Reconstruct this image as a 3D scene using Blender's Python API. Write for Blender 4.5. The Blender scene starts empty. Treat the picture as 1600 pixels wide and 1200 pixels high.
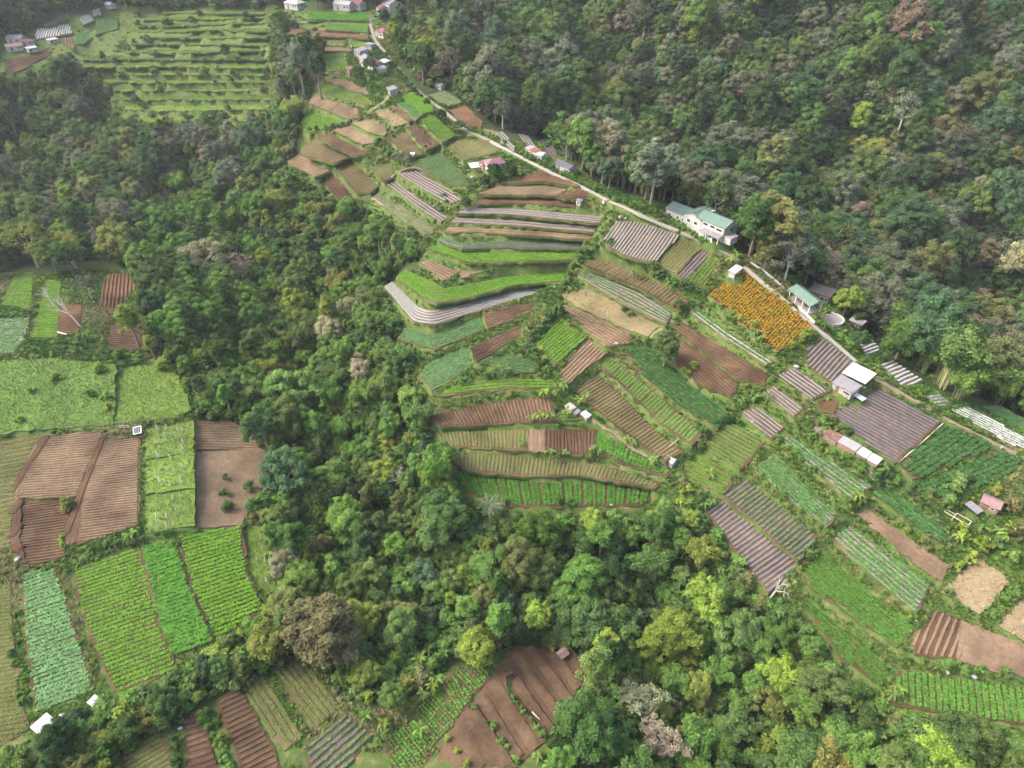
import bpy, math, random
import numpy as np

# ------------------------------------------------------------------ camera, sky, sun, exposure
SC = bpy.context.scene
COL = SC.collection
CAMZ, PITCH, FPX = 120.0, math.radians(38.0), 1600 * 24 / 36.0
cam_data = bpy.data.cameras.new('camera')
cam_data.lens = 24.0
cam_data.sensor_width = 36.0
cam_data.clip_start = 0.5
cam_data.clip_end = 20000
cam = bpy.data.objects.new('camera', cam_data)
COL.objects.link(cam)
cam.location = (0, 0, CAMZ)
cam.rotation_euler = (math.pi / 2 - PITCH, 0, 0)
SC.camera = cam

SUN_EL, SUN_AZ = 47.0, 272.0          # degrees; azimuth clockwise from +Y (view direction)
world = bpy.data.worlds.new('World')
SC.world = world
world.use_nodes = True
wn = world.node_tree
sky = wn.nodes.new('ShaderNodeTexSky')
sky.sky_type = 'NISHITA'
sky.sun_disc = False
sky.sun_elevation = math.radians(SUN_EL)
sky.sun_rotation = math.radians(SUN_AZ)
sky.dust_density = 6.0
sky.ozone_density = 0.5
wn.links.new(sky.outputs[0], wn.nodes['Background'].inputs[0])
wn.nodes['Background'].inputs[1].default_value = 0.15
sun_data = bpy.data.lights.new('sun', 'SUN')
sun_data.energy = 1.2
sun_data.angle = math.radians(20)
sun_data.color = (1.0, 0.955, 0.88)
sun = bpy.data.objects.new('sun', sun_data)
COL.objects.link(sun)
sun.rotation_euler = (math.radians(90 - SUN_EL), 0, math.radians(180 - SUN_AZ))
SC.view_settings.view_transform = 'Standard'
SC.view_settings.look = 'None'
SC.view_settings.gamma = 1
SC.view_settings.exposure = 1.97
SC.view_settings.use_curve_mapping = False
SC.cycles.max_bounces = 4
SC.cycles.diffuse_bounces = 3
SC.cycles.glossy_bounces = 2
SC.cycles.transmission_bounces = 2
SC.cycles.volume_bounces = 0
SC.cycles.use_adaptive_sampling = True
SC.cycles.adaptive_threshold = 0.03

RNG = np.random.default_rng(7)
random.seed(7)

# ------------------------------------------------------------------ the view as geometry: pixel of the photograph -> ray
CP, SP = math.cos(PITCH), math.sin(PITCH)
def ray(u, v):
    x = (np.asarray(u, float) - 800) / FPX
    y = (600 - np.asarray(v, float)) / FPX
    return np.stack([x, CP + y * SP, -SP + y * CP], -1)
def project(P):
    P = np.asarray(P, float)
    d = P[..., 1] * CP - (P[..., 2] - CAMZ) * SP
    up = P[..., 1] * SP + (P[..., 2] - CAMZ) * CP
    d = np.maximum(d, 1e-3)
    return 800 + FPX * P[..., 0] / d, 600 - FPX * up / d, d

# ------------------------------------------------------------------ the lie of the land (pixel, height) + points of the hidden ravines (x, y, z)
CTRL_PX = [
 (0,1180,0),(150,1120,0),(20,960,1),(150,950,0),(330,900,0),(60,820,2),(200,760,4),(350,740,2),(20,700,5),(100,620,7),(250,610,5),
 (0,560,8),(50,470,10),(200,470,8),(350,1130,-3),(480,1120,-5),(580,1180,-7),(720,1100,-8),(820,1060,-9),(850,1130,-9),(720,1195,-7),
 (400,560,-8),(480,650,-11),(560,760,-13),(480,850,-9),(600,900,-13),(760,900,-15),(700,980,-13),(900,880,-15),(1000,930,-19),(1050,1050,-22),
 (1180,1080,-22),(1300,1150,-20),(1000,1180,-16),(560,500,-4),(480,400,0),(350,400,0),(300,480,2),(100,380,4),(200,300,6),(350,300,6),(60,230,12),(430,290,12),
 (850,775,-3),(730,760,-3),(720,690,1),(850,690,2),(1000,760,-2),(720,640,4),(850,640,5),(1000,640,6),(1050,690,4),(690,580,7),(850,540,11.5),(1000,540,13),(1100,640,8),(1150,720,3),
 (640,520,9),(740,510,11),(620,450,12),(720,470,14),(850,430,18),(660,410,16),(850,395,21),(1000,440,20),(1080,500,16.5),
 (700,375,21),(850,370,25),(940,380,26),(720,345,25),(850,335,30),(640,330,21),(560,310,16),(600,290,23),(700,270,30),(850,290,35),
 (980,335,35),(1060,370,31),(1120,410,28),(1190,440,26),(1250,500,23),(1310,540,19),(1385,590,15.5),(1480,650,12),(1600,720,9),
 (1150,480,21),(1210,550,18),(1220,610,14),(1310,640,13),(1390,700,10),(1240,690,8.5),(1320,760,5),(1200,780,1),(1180,840,-2),(1290,850,-2),(1220,900,-6),(1350,960,-7),(1310,1000,-10),
 (1400,860,-1),(1450,920,-4),(1400,1030,-8.5),(1500,780,5),(1560,720,8),(1580,820,3),(1540,900,-1),(1580,980,-4),(1480,990,-6),(1450,1080,-9),(1590,1100,-9),(1500,1170,-14),
 (900,290,36),(850,265,38),(780,230,39),(720,200,40),(690,160,42),(645,140,44),(620,105,47),(600,70,51),(585,40,54),(560,20,56),(500,5,59),(600,10,58),
 (520,110,46),(520,140,42),(500,200,34),(560,200,37),(640,200,39),(480,240,29),(560,260,28),(640,250,33),(460,70,50),(440,40,54),(440,190,27),
 (400,180,27),(250,185,25),(150,170,24),(400,110,38),(250,110,38),(150,110,38),(400,50,48),(250,50,48),(330,5,56),(160,60,46),(100,45,50),(30,70,47),(40,110,40),(110,30,53),
 (760,195,38),(830,225,35),(880,250,33),(950,290,32),(1350,545,14),(1420,590,13),(1500,640,11),(1570,665,9),
]
CTRL_XYZ = [
 # ravine behind the ridge and the wooded slope beyond it
 (60,262,8),(85,240,2),(110,222,-6),(130,200,-14),(160,180,-18),(190,165,-20),(230,160,-22),(35,290,18),(10,330,34),
 (100,285,16),(140,260,8),(180,235,4),(220,220,4),(260,220,6),(60,330,36),(110,330,38),(160,310,34),(210,290,32),(270,280,32),
 (60,390,58),(120,390,62),(190,370,66),(260,340,64),(330,320,64),(0,400,62),(120,470,92),(220,460,100),(340,420,105),(-60,440,74),(-160,450,74),(-260,430,72),
 (-330,360,62),(-300,300,40),(-300,220,20),(-260,150,8),(-200,80,2),(-120,20,0),(0,20,-6),(100,20,-8),(190,60,-14),(250,100,-18),(330,180,-10),(380,280,40),
 (0,560,112),(200,560,130),(380,560,140),(-200,560,98),(-380,560,96),(-380,430,80),(-380,200,20),(380,60,-16),(380,-20,-16),(-380,-20,4),(0,-40,-2),
]
def hit_plane_z(u, v, z):
    d = ray(u, v)
    t = (z - CAMZ) / d[..., 2]
    return np.stack([d[..., 0] * t, d[..., 1] * t], -1)
cu = np.array(CTRL_PX, float)
cxy = hit_plane_z(cu[:, 0], cu[:, 1], cu[:, 2])
CT = np.vstack([np.column_stack([cxy, cu[:, 2]]), np.array(CTRL_XYZ, float)])
def tps_k(r2):
    return 0.5 * r2 * np.log(r2 + 1e-9)
def tps_fit(P):
    n = len(P)
    X = P[:, :2] / 100.0
    K = tps_k(((X[:, None] - X[None]) ** 2).sum(-1)) + np.eye(n) * 0.012
    Q = np.column_stack([np.ones(n), X])
    A = np.block([[K, Q], [Q.T, np.zeros((3, 3))]])
    return X, np.linalg.solve(A, np.concatenate([P[:, 2], np.zeros(3)]))
TX, TW = tps_fit(CT)
def smooth_z_raw(x, y):
    p = np.stack([np.asarray(x, float), np.asarray(y, float)], -1) / 100.0
    sh = p.shape[:-1]
    p = p.reshape(-1, 2)
    out = np.empty(len(p))
    for a in range(0, len(p), 40000):
        q = p[a:a + 40000]
        out[a:a + 40000] = tps_k(((q[:, None] - TX[None]) ** 2).sum(-1)) @ TW[:-3] + TW[-3] + q @ TW[-2:]
    return out.reshape(sh)
# regular 1.5 m lattice of the smooth land, for quick look-ups
LX0, LY0, LS = -420.0, -60.0, 1.5
LNX, LNY = 561, 434
_gx, _gy = np.meshgrid(LX0 + LS * np.arange(LNX), LY0 + LS * np.arange(LNY))
LZ = smooth_z_raw(_gx, _gy)
def lattice(Zm, x, y):
    fx = np.clip((np.asarray(x, float) - LX0) / LS, 0, LNX - 1.001)
    fy = np.clip((np.asarray(y, float) - LY0) / LS, 0, LNY - 1.001)
    i, j = fx.astype(int), fy.astype(int)
    a, b = fx - i, fy - j
    return Zm[j, i] * (1 - a) * (1 - b) + Zm[j, i + 1] * a * (1 - b) + Zm[j + 1, i] * (1 - a) * b + Zm[j + 1, i + 1] * a * b
def smooth_z(x, y):
    return lattice(LZ, x, y)
def at_smooth(u, v, h=0.0):
    """where the sight line of a pixel first meets the smooth land raised by h"""
    d = ray(np.atleast_1d(u), np.atleast_1d(v))
    ts = np.arange(85, 560, 0.5)
    P = d[:, None, :] * ts[None, :, None]
    below = (P[..., 2] + CAMZ) < smooth_z(P[..., 0], P[..., 1]) + h
    k = np.where(below.any(1), below.argmax(1), len(ts) - 1)
    X = d * ts[k][:, None]
    X[:, 2] += CAMZ
    return X

# spurs and side ravines of the wooded slope beyond the ridge (lines in pixels, height, half width)
for line, amp, wid in (([(1120,-20),(1230,90),(1330,190),(1400,300),(1440,390)], 26, 19), ([(1225,-20),(1300,90),(1400,170),(1490,260),(1570,400)], -36, 19), ([(1330,-20),(1430,70),(1530,150),(1620,230)], 25, 18),
                       ([(1500,-20),(1570,90),(1640,180)], -30, 18), ([(880,-20),(930,60),(1000,130),(1080,210)], -18, 17), ([(1000,-20),(1060,60),(1150,160),(1240,260)], 16, 17), ([(150,240),(260,260),(330,330)], -8, 14)):
    Pl = at_smooth([a[0] for a in line], [max(a[1], -20) for a in line])[:, :2]
    dmin = np.full(LZ.shape, 1e9)
    for a, b in zip(Pl[:-1], Pl[1:]):
        ab = b - a
        t = np.clip(((_gx - a[0]) * ab[0] + (_gy - a[1]) * ab[1]) / (ab @ ab), 0, 1)
        dmin = np.minimum(dmin, np.hypot(_gx - a[0] - t * ab[0], _gy - a[1] - t * ab[1]))
    LZ = LZ + amp * np.exp(-(dmin / wid) ** 2)

# ------------------------------------------------------------------ mesh and object helpers
def tag(o, label=None, cat=None, group=None, kind=None):
    if label: o['label'] = label
    if cat: o['category'] = cat
    if group: o['group'] = group
    if kind: o['kind'] = kind
    return o
def link(name, me, parent=None, loc=(0, 0, 0), rz=0.0, sc=1.0, color=None):
    o = bpy.data.objects.new(name, me)
    COL.objects.link(o)
    if parent is not None: o.parent = parent
    o.location = loc
    o.rotation_euler = (0, 0, rz)
    o.scale = (sc, sc, sc) if np.isscalar(sc) else sc
    if color is not None: o.color = (*color, 1)
    return o
def qmesh(name, V, mats, tint=None, mi=None, smooth=False):
    """mesh of loose quads V (n,4,3)"""
    V = np.asarray(V, np.float32)
    n = len(V)
    me = bpy.data.meshes.new(name)
    me.vertices.add(4 * n)
    me.vertices.foreach_set('co', V.ravel())
    me.loops.add(4 * n)
    me.loops.foreach_set('vertex_index', np.arange(4 * n, dtype=np.int32))
    me.polygons.add(n)
    me.polygons.foreach_set('loop_start', np.arange(0, 4 * n, 4, dtype=np.int32))
    for m in mats: me.materials.append(m)
    if mi is not None: me.polygons.foreach_set('material_index', np.asarray(mi, np.int32))
    if tint is not None:
        a = me.attributes.new('tint', 'FLOAT', 'FACE')
        a.data.foreach_set('value', np.asarray(tint, np.float32))
    me.update()
    return me
def fmesh(name, verts, faces, mats, mi=None, smooth=False):
    me = bpy.data.meshes.new(name)
    me.from_pydata([tuple(map(float, v)) for v in verts], [], faces)
    for m in mats: me.materials.append(m)
    if mi is not None: me.polygons.foreach_set('material_index', mi)
    if smooth: me.polygons.foreach_set('use_smooth', [True] * len(me.polygons))
    me.update()
    return me
class MB:
    """collects boxes, slabs and tubes for one mesh"""
    def __init__(self): self.v, self.f = [], []
    def add(self, vs, fs):
        b = len(self.v); self.v += [tuple(p) for p in vs]; self.f += [tuple(b + i for i in f) for f in fs]; return self
    def box(self, x0, x1, y0, y1, z0, z1):
        return self.add([(x0,y0,z0),(x1,y0,z0),(x1,y1,z0),(x0,y1,z0),(x0,y0,z1),(x1,y0,z1),(x1,y1,z1),(x0,y1,z1)],
                        [(0,3,2,1),(4,5,6,7),(0,1,5,4),(1,2,6,5),(2,3,7,6),(3,0,4,7)])
    def slab(self, quad, t):
        """a quad (counter-clockwise from above) thickened downwards by t"""
        lo = [(x, y, z - t) for x, y, z in quad]
        n = len(quad)
        return self.add(list(quad) + lo, [tuple(range(n)), tuple(range(2*n-1, n-1, -1))] + [(i, n+i, n+(i+1) % n, (i+1) % n) for i in range(n)])
    def tube(self, pts, rad, k=5):
        pts = [np.array(p, float) for p in pts]; b = len(self.v)
        for i, p in enumerate(pts):
            d = pts[min(i+1, len(pts)-1)] - pts[max(i-1, 0)]
            d /= np.linalg.norm(d) + 1e-9
            a = np.cross(d, (0.31, 0.95, 0.02)); a /= np.linalg.norm(a) + 1e-9
            c = np.cross(d, a)
            for j in range(k):
                t = 2 * math.pi * j / k
                self.v.append(tuple(p + rad[i] * (a * math.cos(t) + c * math.sin(t))))
        for i in range(len(pts) - 1):
            for j in range(k):
                self.f.append((b+i*k+j, b+i*k+(j+1) % k, b+(i+1)*k+(j+1) % k, b+(i+1)*k+j))
        self.f.append(tuple(b+(len(pts)-1)*k+j for j in range(k)))
        return self
    def build(self, name, mat, parent=None, smooth=False, **kw):
        return link(name, fmesh(name, self.v, self.f, [mat] if not isinstance(mat, list) else mat, smooth=smooth), parent, **kw)
    def mesh(self, name, mat, smooth=False):
        return fmesh(name, self.v, self.f, [mat], smooth=smooth)

# ------------------------------------------------------------------ materials
def new_mat(name):
    m = bpy.data.materials.new(name); m.use_nodes = True
    nt = m.node_tree; nt.nodes.clear()
    out = nt.nodes.new('ShaderNodeOutputMaterial')
    return m, nt, out
def N(nt, t, **kw):
    n = nt.nodes.new(t)
    for k, v in kw.items(): setattr(n, k, v)
    return n
def noise(nt, scale, detail=3, rough=0.6, vec=None):
    n = N(nt, 'ShaderNodeTexNoise'); n.inputs['Scale'].default_value = scale
    n.inputs['Detail'].default_value = detail; n.inputs['Roughness'].default_value = rough
    if vec: nt.links.new(vec, n.inputs['Vector'])
    return n.outputs['Fac']
def ramp(nt, fac, stops):
    r = N(nt, 'ShaderNodeValToRGB')
    els = r.color_ramp.elements
    while len(els) < len(stops): els.new(0.5)
    for e, (p, c) in zip(els, stops): e.position = p; e.color = (*c, 1)
    nt.links.new(fac, r.inputs[0]); return r.outputs[0]
def mapr(nt, v, a, b, c, d):
    m = N(nt, 'ShaderNodeMapRange'); nt.links.new(v, m.inputs[0])
    for i, x in enumerate((a, b, c, d)): m.inputs[i + 1].default_value = x
    return m.outputs[0]
def mulc(nt, col, f):
    m = N(nt, 'ShaderNodeMix', data_type='RGBA', blend_type='MULTIPLY'); m.inputs[0].default_value = 1
    nt.links.new(col, m.inputs[6]); nt.links.new(f, m.inputs[7]); return m.outputs[2]
def mixc(nt, f, a, b):
    m = N(nt, 'ShaderNodeMix', data_type='RGBA')
    nt.links.new(f, m.inputs[0])
    for i, c in ((6, a), (7, b)):
        if isinstance(c, tuple): m.inputs[i].default_value = (*c, 1)
        else: nt.links.new(c, m.inputs[i])
    return m.outputs[2]
def wpos(nt): return N(nt, 'ShaderNodeNewGeometry').outputs['Position']
def finish(nt, out, col, rough=0.9, spec=0.2, bump=None, bs=0.4, bd=0.1, metal=0.0):
    p = N(nt, 'ShaderNodeBsdfPrincipled')
    if isinstance(col, tuple): p.inputs['Base Color'].default_value = (*col, 1)
    else: nt.links.new(col, p.inputs['Base Color'])
    p.inputs['Roughness'].default_value = rough; p.inputs['Specular IOR Level'].default_value = spec
    p.inputs['Metallic'].default_value = metal
    if bump is not None:
        b = N(nt, 'ShaderNodeBump'); b.inputs['Strength'].default_value = bs; b.inputs['Distance'].default_value = bd
        nt.links.new(bump, b.inputs['Height']); nt.links.new(b.outputs[0], p.inputs['Normal'])
    nt.links.new(p.outputs[0], out.inputs[0])
def leaf_shader(nt, out, col, trans=0.3):
    d = N(nt, 'ShaderNodeBsdfDiffuse'); t = N(nt, 'ShaderNodeBsdfTranslucent'); mx = N(nt, 'ShaderNodeMixShader')
    mx.inputs[0].default_value = trans
    nt.links.new(col, d.inputs[0]); nt.links.new(col, t.inputs[0])
    nt.links.new(d.outputs[0], mx.inputs[1]); nt.links.new(t.outputs[0], mx.inputs[2]); nt.links.new(mx.outputs[0], out.inputs[0])
def leaf_mat(name, source):
    """foliage: the tree's own tone, each leaf a little different"""
    m, nt, out = new_mat(name)
    if source == 'object': col = N(nt, 'ShaderNodeObjectInfo').outputs['Color']
    else:
        a = N(nt, 'ShaderNodeAttribute', attribute_type='INSTANCER', attribute_name='tone'); col = a.outputs['Color']
    t = N(nt, 'ShaderNodeAttribute', attribute_name='tint')
    sp = mapr(nt, noise(nt, 0.6, 2, 0.6, wpos(nt)), 0.3, 0.7, 0.78, 1.22)
    mm = N(nt, 'ShaderNodeMath', operation='MULTIPLY')
    nt.links.new(t.outputs['Fac'], mm.inputs[0]); nt.links.new(sp, mm.inputs[1])
    leaf_shader(nt, out, mulc(nt, col, mm.outputs[0]))
    return m
LEAF, LEAF_I = leaf_mat('leaf', 'object'), leaf_mat('leaf_of_mass', 'instance')
def soil_mat(name, c, vary=0.35, fleck=None):
    m, nt, out = new_mat(name)
    P = wpos(nt)
    n1, n2, n3 = noise(nt, 0.12, 3, 0.6, P), noise(nt, 1.3, 4, 0.65, P), noise(nt, 7.0, 2, 0.7, P)
    lo = tuple(x * (1 - vary) for x in c); hi = tuple(min(1, x * (1 + vary)) for x in c)
    col = ramp(nt, n1, [(0.34, lo), (0.5, c), (0.66, hi)])
    col = mulc(nt, col, mapr(nt, n2, 0.25, 0.75, 0.7, 1.25))
    col = mulc(nt, col, mapr(nt, n3, 0.3, 0.7, 0.8, 1.2))
    if fleck:
        col = mixc(nt, mapr(nt, noise(nt, 2.6, 3, 0.7, P), 0.56, 0.66, 0, 0.75), col, fleck)
    finish(nt, out, col, 0.95, 0.1, n3, 0.5, 0.08)
    return m
def plain(name, c, rough=0.7, spec=0.3, vary=0.15, scale=1.5, metal=0.0, dirt=None, bump=0.0):
    m, nt, out = new_mat(name)
    P = N(nt, 'ShaderNodeTexCoord').outputs['Object']
    n = noise(nt, scale, 4, 0.65, P)
    col = ramp(nt, n, [(0.3, tuple(x * (1 - vary) for x in c)), (0.7, tuple(min(1, x * (1 + vary)) for x in c))])
    if dirt: col = mixc(nt, mapr(nt, noise(nt, 0.7, 5, 0.75, P), 0.48, 0.68, 0, 0.8), col, dirt)
    finish(nt, out, col, rough, spec, n if bump else None, bump, 0.05, metal)
    return m
M = {
 'soil': soil_mat('soil', (0.072, 0.0465, 0.028), 0.4), 'soil_tan': soil_mat('soil_tan', (0.112, 0.081, 0.051), 0.3), 'soil_dark': soil_mat('soil_dark', (0.056, 0.0345, 0.0205)),
 'soil_red': soil_mat('soil_red', (0.083, 0.049, 0.027), 0.35), 'soil_pink': soil_mat('soil_pink', (0.118, 0.081, 0.053), 0.25), 'soil_green': soil_mat('soil_green', (0.090, 0.068, 0.038), 0.3, (0.07, 0.1, 0.03)),
 'straw': soil_mat('straw', (0.15, 0.118, 0.07), 0.25, (0.102, 0.064, 0.038)), 'scrub': soil_mat('scrub', (0.128, 0.102, 0.054), 0.3, (0.064, 0.09, 0.026)),
 'grass': soil_mat('grass', (0.062, 0.108, 0.024), 0.25, (0.085, 0.118, 0.032)), 'lime': soil_mat('lime', (0.09, 0.138, 0.027), 0.2, (0.062, 0.112, 0.022)), 'bank': soil_mat('bank', (0.06, 0.09, 0.024), 0.35, (0.13, 0.105, 0.06)),
 'mulch': plain('plastic_dark', (0.058, 0.054, 0.060), 0.42, 0.5, 0.3, 0.8, dirt=(0.12, 0.09, 0.07)), 'mulch_grey': plain('plastic_grey', (0.088, 0.083, 0.08), 0.5, 0.4, 0.3, 0.8, dirt=(0.13, 0.10, 0.075)),
 'mulch_silver': plain('plastic_silver', (0.118, 0.118, 0.11), 0.45, 0.5, 0.25, 0.8, dirt=(0.13, 0.115, 0.085)), 'sheet_white': plain('plastic_white', (0.31, 0.315, 0.32), 0.5, 0.4, 0.15, 0.8, dirt=(0.3, 0.28, 0.25)),
 'sprout': soil_mat('sprouting_bed', (0.080, 0.085, 0.033), 0.25, (0.06, 0.098, 0.026)), 'sprout_green': soil_mat('green_bed', (0.068, 0.108, 0.028), 0.25, (0.09, 0.085, 0.035)), 'sprout_brown': soil_mat('thinly_sprouting_bed', (0.088, 0.070, 0.036), 0.25, (0.07, 0.09, 0.028)),
}
# ------------------------------------------------------------------ fields: outline on its own gently sloping terrace, ridges and crops
FIELDS = []            # (world polygon xy, plane) for the terrain
LANDMARKS = []         # (u, v, phrase) for naming plants by what they stand next to
def fit_plane(us, vs, keep):
    H = at_smooth(us, vs)
    A = np.column_stack([np.ones(len(H)), H[:, :2]])
    c = H[:, :2].mean(0)
    co, *_ = np.linalg.lstsq(A, H[:, 2], rcond=None)
    b = co[1:]
    s = np.linalg.norm(b)
    if s > 0.6: b = b * 0.6 / s
    zc = float(np.median(H[:, 2] - (H[:, :2] - c) @ co[1:]))
    b = b * keep
    return np.array([zc - b @ c, b[0], b[1]])
def on_plane(px, pl):
    px = np.asarray(px, float)
    d = ray(px[:, 0], px[:, 1])
    t = (pl[0] - CAMZ) / (d[:, 2] - pl[1] * d[:, 0] - pl[2] * d[:, 1])
    P = d * t[:, None]
    P[:, 2] += CAMZ
    return P
def pz(pl, xy, h=0.0): return pl[0] + xy[..., 0] * pl[1] + xy[..., 1] * pl[2] + h
def densify(P, step, jit, closed=True):
    out = []
    n = len(P)
    for i in range(n if closed else n - 1):
        a, b = P[i], P[(i + 1) % n]
        L = np.linalg.norm(b - a)
        k = max(1, int(round(L / step)))
        for j in range(k):
            q = a + (b - a) * j / k
            if jit and j: q = q + RNG.normal(0, jit, 2)
            out.append(q)
    if not closed: out.append(P[-1])
    return np.array(out)
def in_poly(pts, poly):
    pts = np.asarray(pts, float); x, y = pts[..., 0], pts[..., 1]
    inside = np.zeros(x.shape, bool)
    n = len(poly)
    for i in range(n):
        x1, y1 = poly[i]; x2, y2 = poly[(i + 1) % n]
        if y1 == y2: continue
        c = ((y1 > y) != (y2 > y)) & (x < (x2 - x1) * (y - y1) / (y2 - y1) + x1)
        inside ^= c
    return inside
def rosettes(P, size, k, lift, nrm_up=0.5):
    """k leaf blades round each plant foot; returns quads and tints"""
    n = len(P)
    a = RNG.uniform(0, 2 * math.pi, (n, 1)) + np.arange(k) * (2 * math.pi / k) + RNG.normal(0, 0.3, (n, k))
    s = size * RNG.uniform(0.7, 1.25, (n, 1)) * RNG.uniform(0.8, 1.15, (n, k))
    d = np.stack([np.cos(a), np.sin(a), np.full_like(a, 0)], -1)
    side = np.stack([-np.sin(a), np.cos(a), np.zeros_like(a)], -1)
    up = np.array([0, 0, 1.0])
    base = P[:, None, :] + 0 * d
    mid = base + d * s[..., None] * 0.45 + up * (s * lift)[..., None]
    tip = base + d * s[..., None] * 0.95 + up * (s * lift * nrm_up)[..., None]
    w = s[..., None] * 0.36
    V = np.stack([base, mid - side * w, tip, mid + side * w], 2).reshape(-1, 4, 3)
    t = (RNG.uniform(0.75, 1.25, (n, 1)) * RNG.uniform(0.85, 1.15, (n, k))).ravel()
    return V, t
def ridge_quads(path, w, h, rag=0.12):
    """a bank of earth or a sheet of plastic along a path (m,3)"""
    m = len(path)
    d = np.gradient(path[:, :2], axis=0)
    d /= np.linalg.norm(d, axis=1, keepdims=True) + 1e-9
    nrm = np.column_stack([-d[:, 1], d[:, 0]])
    ww = w * (1 + RNG.normal(0, rag, (m, 1)))
    hh = h * (1 + RNG.normal(0, rag, m))
    path = path.copy()
    path[:, :2] += nrm * RNG.normal(0, w * rag * 0.5, (m, 1))
    def P(off, z):
        q = path.copy(); q[:, :2] += nrm * ww * off; q[:, 2] += z; return q
    a, b, c, e = P(-0.5, 0 * hh - 0.02), P(-0.3, hh), P(0.3, hh), P(0.5, 0 * hh - 0.02)
    qs = [np.stack([p[:-1], p[1:], q[1:], q[:-1]], 1) for p, q in ((b, a), (c, b), (e, c))]
    ends = np.array([[a[0], b[0], c[0], e[0]], [e[-1], c[-1], b[-1], a[-1]]])
    return np.concatenate(qs + [ends])

LIME, GREEN, TEAL, DARK, OLIVE, PALE = (0.098, 0.215, 0.024), (0.066, 0.17, 0.027), (0.088, 0.178, 0.072), (0.05, 0.115, 0.036), (0.11, 0.145, 0.038), (0.155, 0.21, 0.1)
#  style: base, ridge material, ridge height, width share, plant colour, plant spacing, plant size, share planted, blades, lift
STY = {
 'bed': ('soil', 'soil', .07, .94, None), 'plough': ('soil_dark', 'soil', .2, .68, None), 'plough_tan': ('soil', 'soil_tan', .17, .68, None), 'plough_red': ('soil_dark', 'soil_red', .2, .68, None),
 'plough_dark': ('soil_dark', 'soil_dark', .2, .68, None), 'plough_pink': ('soil_pink', 'soil_pink', .06, .93, None), 'plough_stripe': ('soil_dark', 'soil_pink', .2, .5, None),
 'lime': ('soil', 'sprout_green', .14, .66, LIME, .27, .27, 1, 5, .6), 'limethin': ('soil', 'sprout_green', .14, .66, LIME, .30, .25, .9, 5, .6),
 'green': ('soil', 'sprout_green', .14, .62, GREEN, .28, .34, 1, 5, .7), 'greenthin': ('soil_dark', 'sprout_green', .12, .80, GREEN, .34, .2, .9, 4, .6),
 'rows': ('soil_dark', 'sprout_green', .14, .6, GREEN, .27, .33, 1, 5, .7), 'teal': ('soil', 'sprout_green', .14, .62, TEAL, .30, .29, 1, 5, .5), 'dark': ('soil', 'soil', .14, .62, DARK, .36, .5, 1, 6, .7),
 'olive': ('soil_green', 'sprout', .12, .75, OLIVE, .36, .22, .95, 4, .5), 'olivethin': ('soil', 'sprout', .12, .80, OLIVE, .4, .18, .9, 4, .5),
 'seed': ('soil_dark', 'sprout_brown', .13, .80, OLIVE, .55, .16, .8, 4, .5), 'pale': ('straw', 'straw', .1, .6, PALE, .45, .4, .9, 5, .45),
 'cabbage': ('soil_dark', 'soil', .1, .6, (0.074, 0.189, 0.033), .62, .35, .97, 7, .65),
 'mulch': ('soil', 'mulch', .2, .7, None), 'mulch_green': ('soil', 'mulch', .2, .7, (0.082, 0.172, 0.049), .5, .36, .9, 5, .6),
 'grey': ('soil', 'mulch_grey', .2, .7, None), 'grey_green': ('soil_green', 'mulch_grey', .2, .68, (0.082, 0.164, 0.049), .55, .32, .8, 5, .6),
 'silver': ('soil', 'mulch_silver', .2, .68, None), 'silver_green': ('soil_green', 'mulch_silver', .2, .62, (0.074, 0.172, 0.041), .5, .38, .9, 5, .6),
 'white': ('soil_green', 'sheet_white', .22, .62, None), 'white_green': ('soil_green', 'sheet_white', .22, .5, TEAL, .6, .36, .8, 5, .6),
 'marigold': ('soil', 'soil', .12, .62, (0.061, 0.123, 0.025), .42, .46, 1, 5, .8),
 'grass': ('grass', None, 0, 0, None), 'limegrass': ('lime', None, 0, 0, None), 'scrub': ('scrub', None, 0, 0, None), 'stubble': ('straw', None, 0, 0, None), 'bare': ('soil_tan', None, 0, 0, None), 'barered': ('soil_red', None, 0, 0, None),
}
NAMES = {'bed': 'ploughed_field', 'plough': 'ploughed_field', 'mulch': 'mulched_field', 'grey': 'mulched_field', 'silver': 'mulched_field', 'white': 'mulched_field', 'marigold': 'marigold_field',
         'grass': 'grass_field', 'limegrass': 'grass_field', 'scrub': 'fallow_field', 'stubble': 'stubble_field', 'bare': 'fallow_field', 'barered': 'fallow_field'}
ROWCOUNT = [0]
dense = {'rows': .6, 'lime': .66, 'green': .72, 'limethin': .6, 'teal': .62, 'dark': .7, 'pale': .6, 'olive': .65, 'greenthin': .8, 'olivethin': .75, 'marigold': .55, 'seed': .6, 'mulch_green': .4, 'silver_green': .7, 'grey_green': .6, 'white_green': .3}
def flower_mat():
    m, nt, out = new_mat('marigold_petals')
    t = N(nt, 'ShaderNodeAttribute', attribute_name='tint')
    leaf_shader(nt, out, ramp(nt, mapr(nt, t.outputs['Fac'], 0.6, 1.4, 0, 1), [(0.1, (0.40, 0.165, 0.012)), (0.6, (0.50, 0.225, 0.012)), (0.95, (0.52, 0.28, 0.02))]), 0.15)
    return m
PETAL = flower_mat()
STRAW_MAT = plain('straw_bits', (0.22, 0.175, 0.105), 0.9, 0.1, 0.3)

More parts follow.
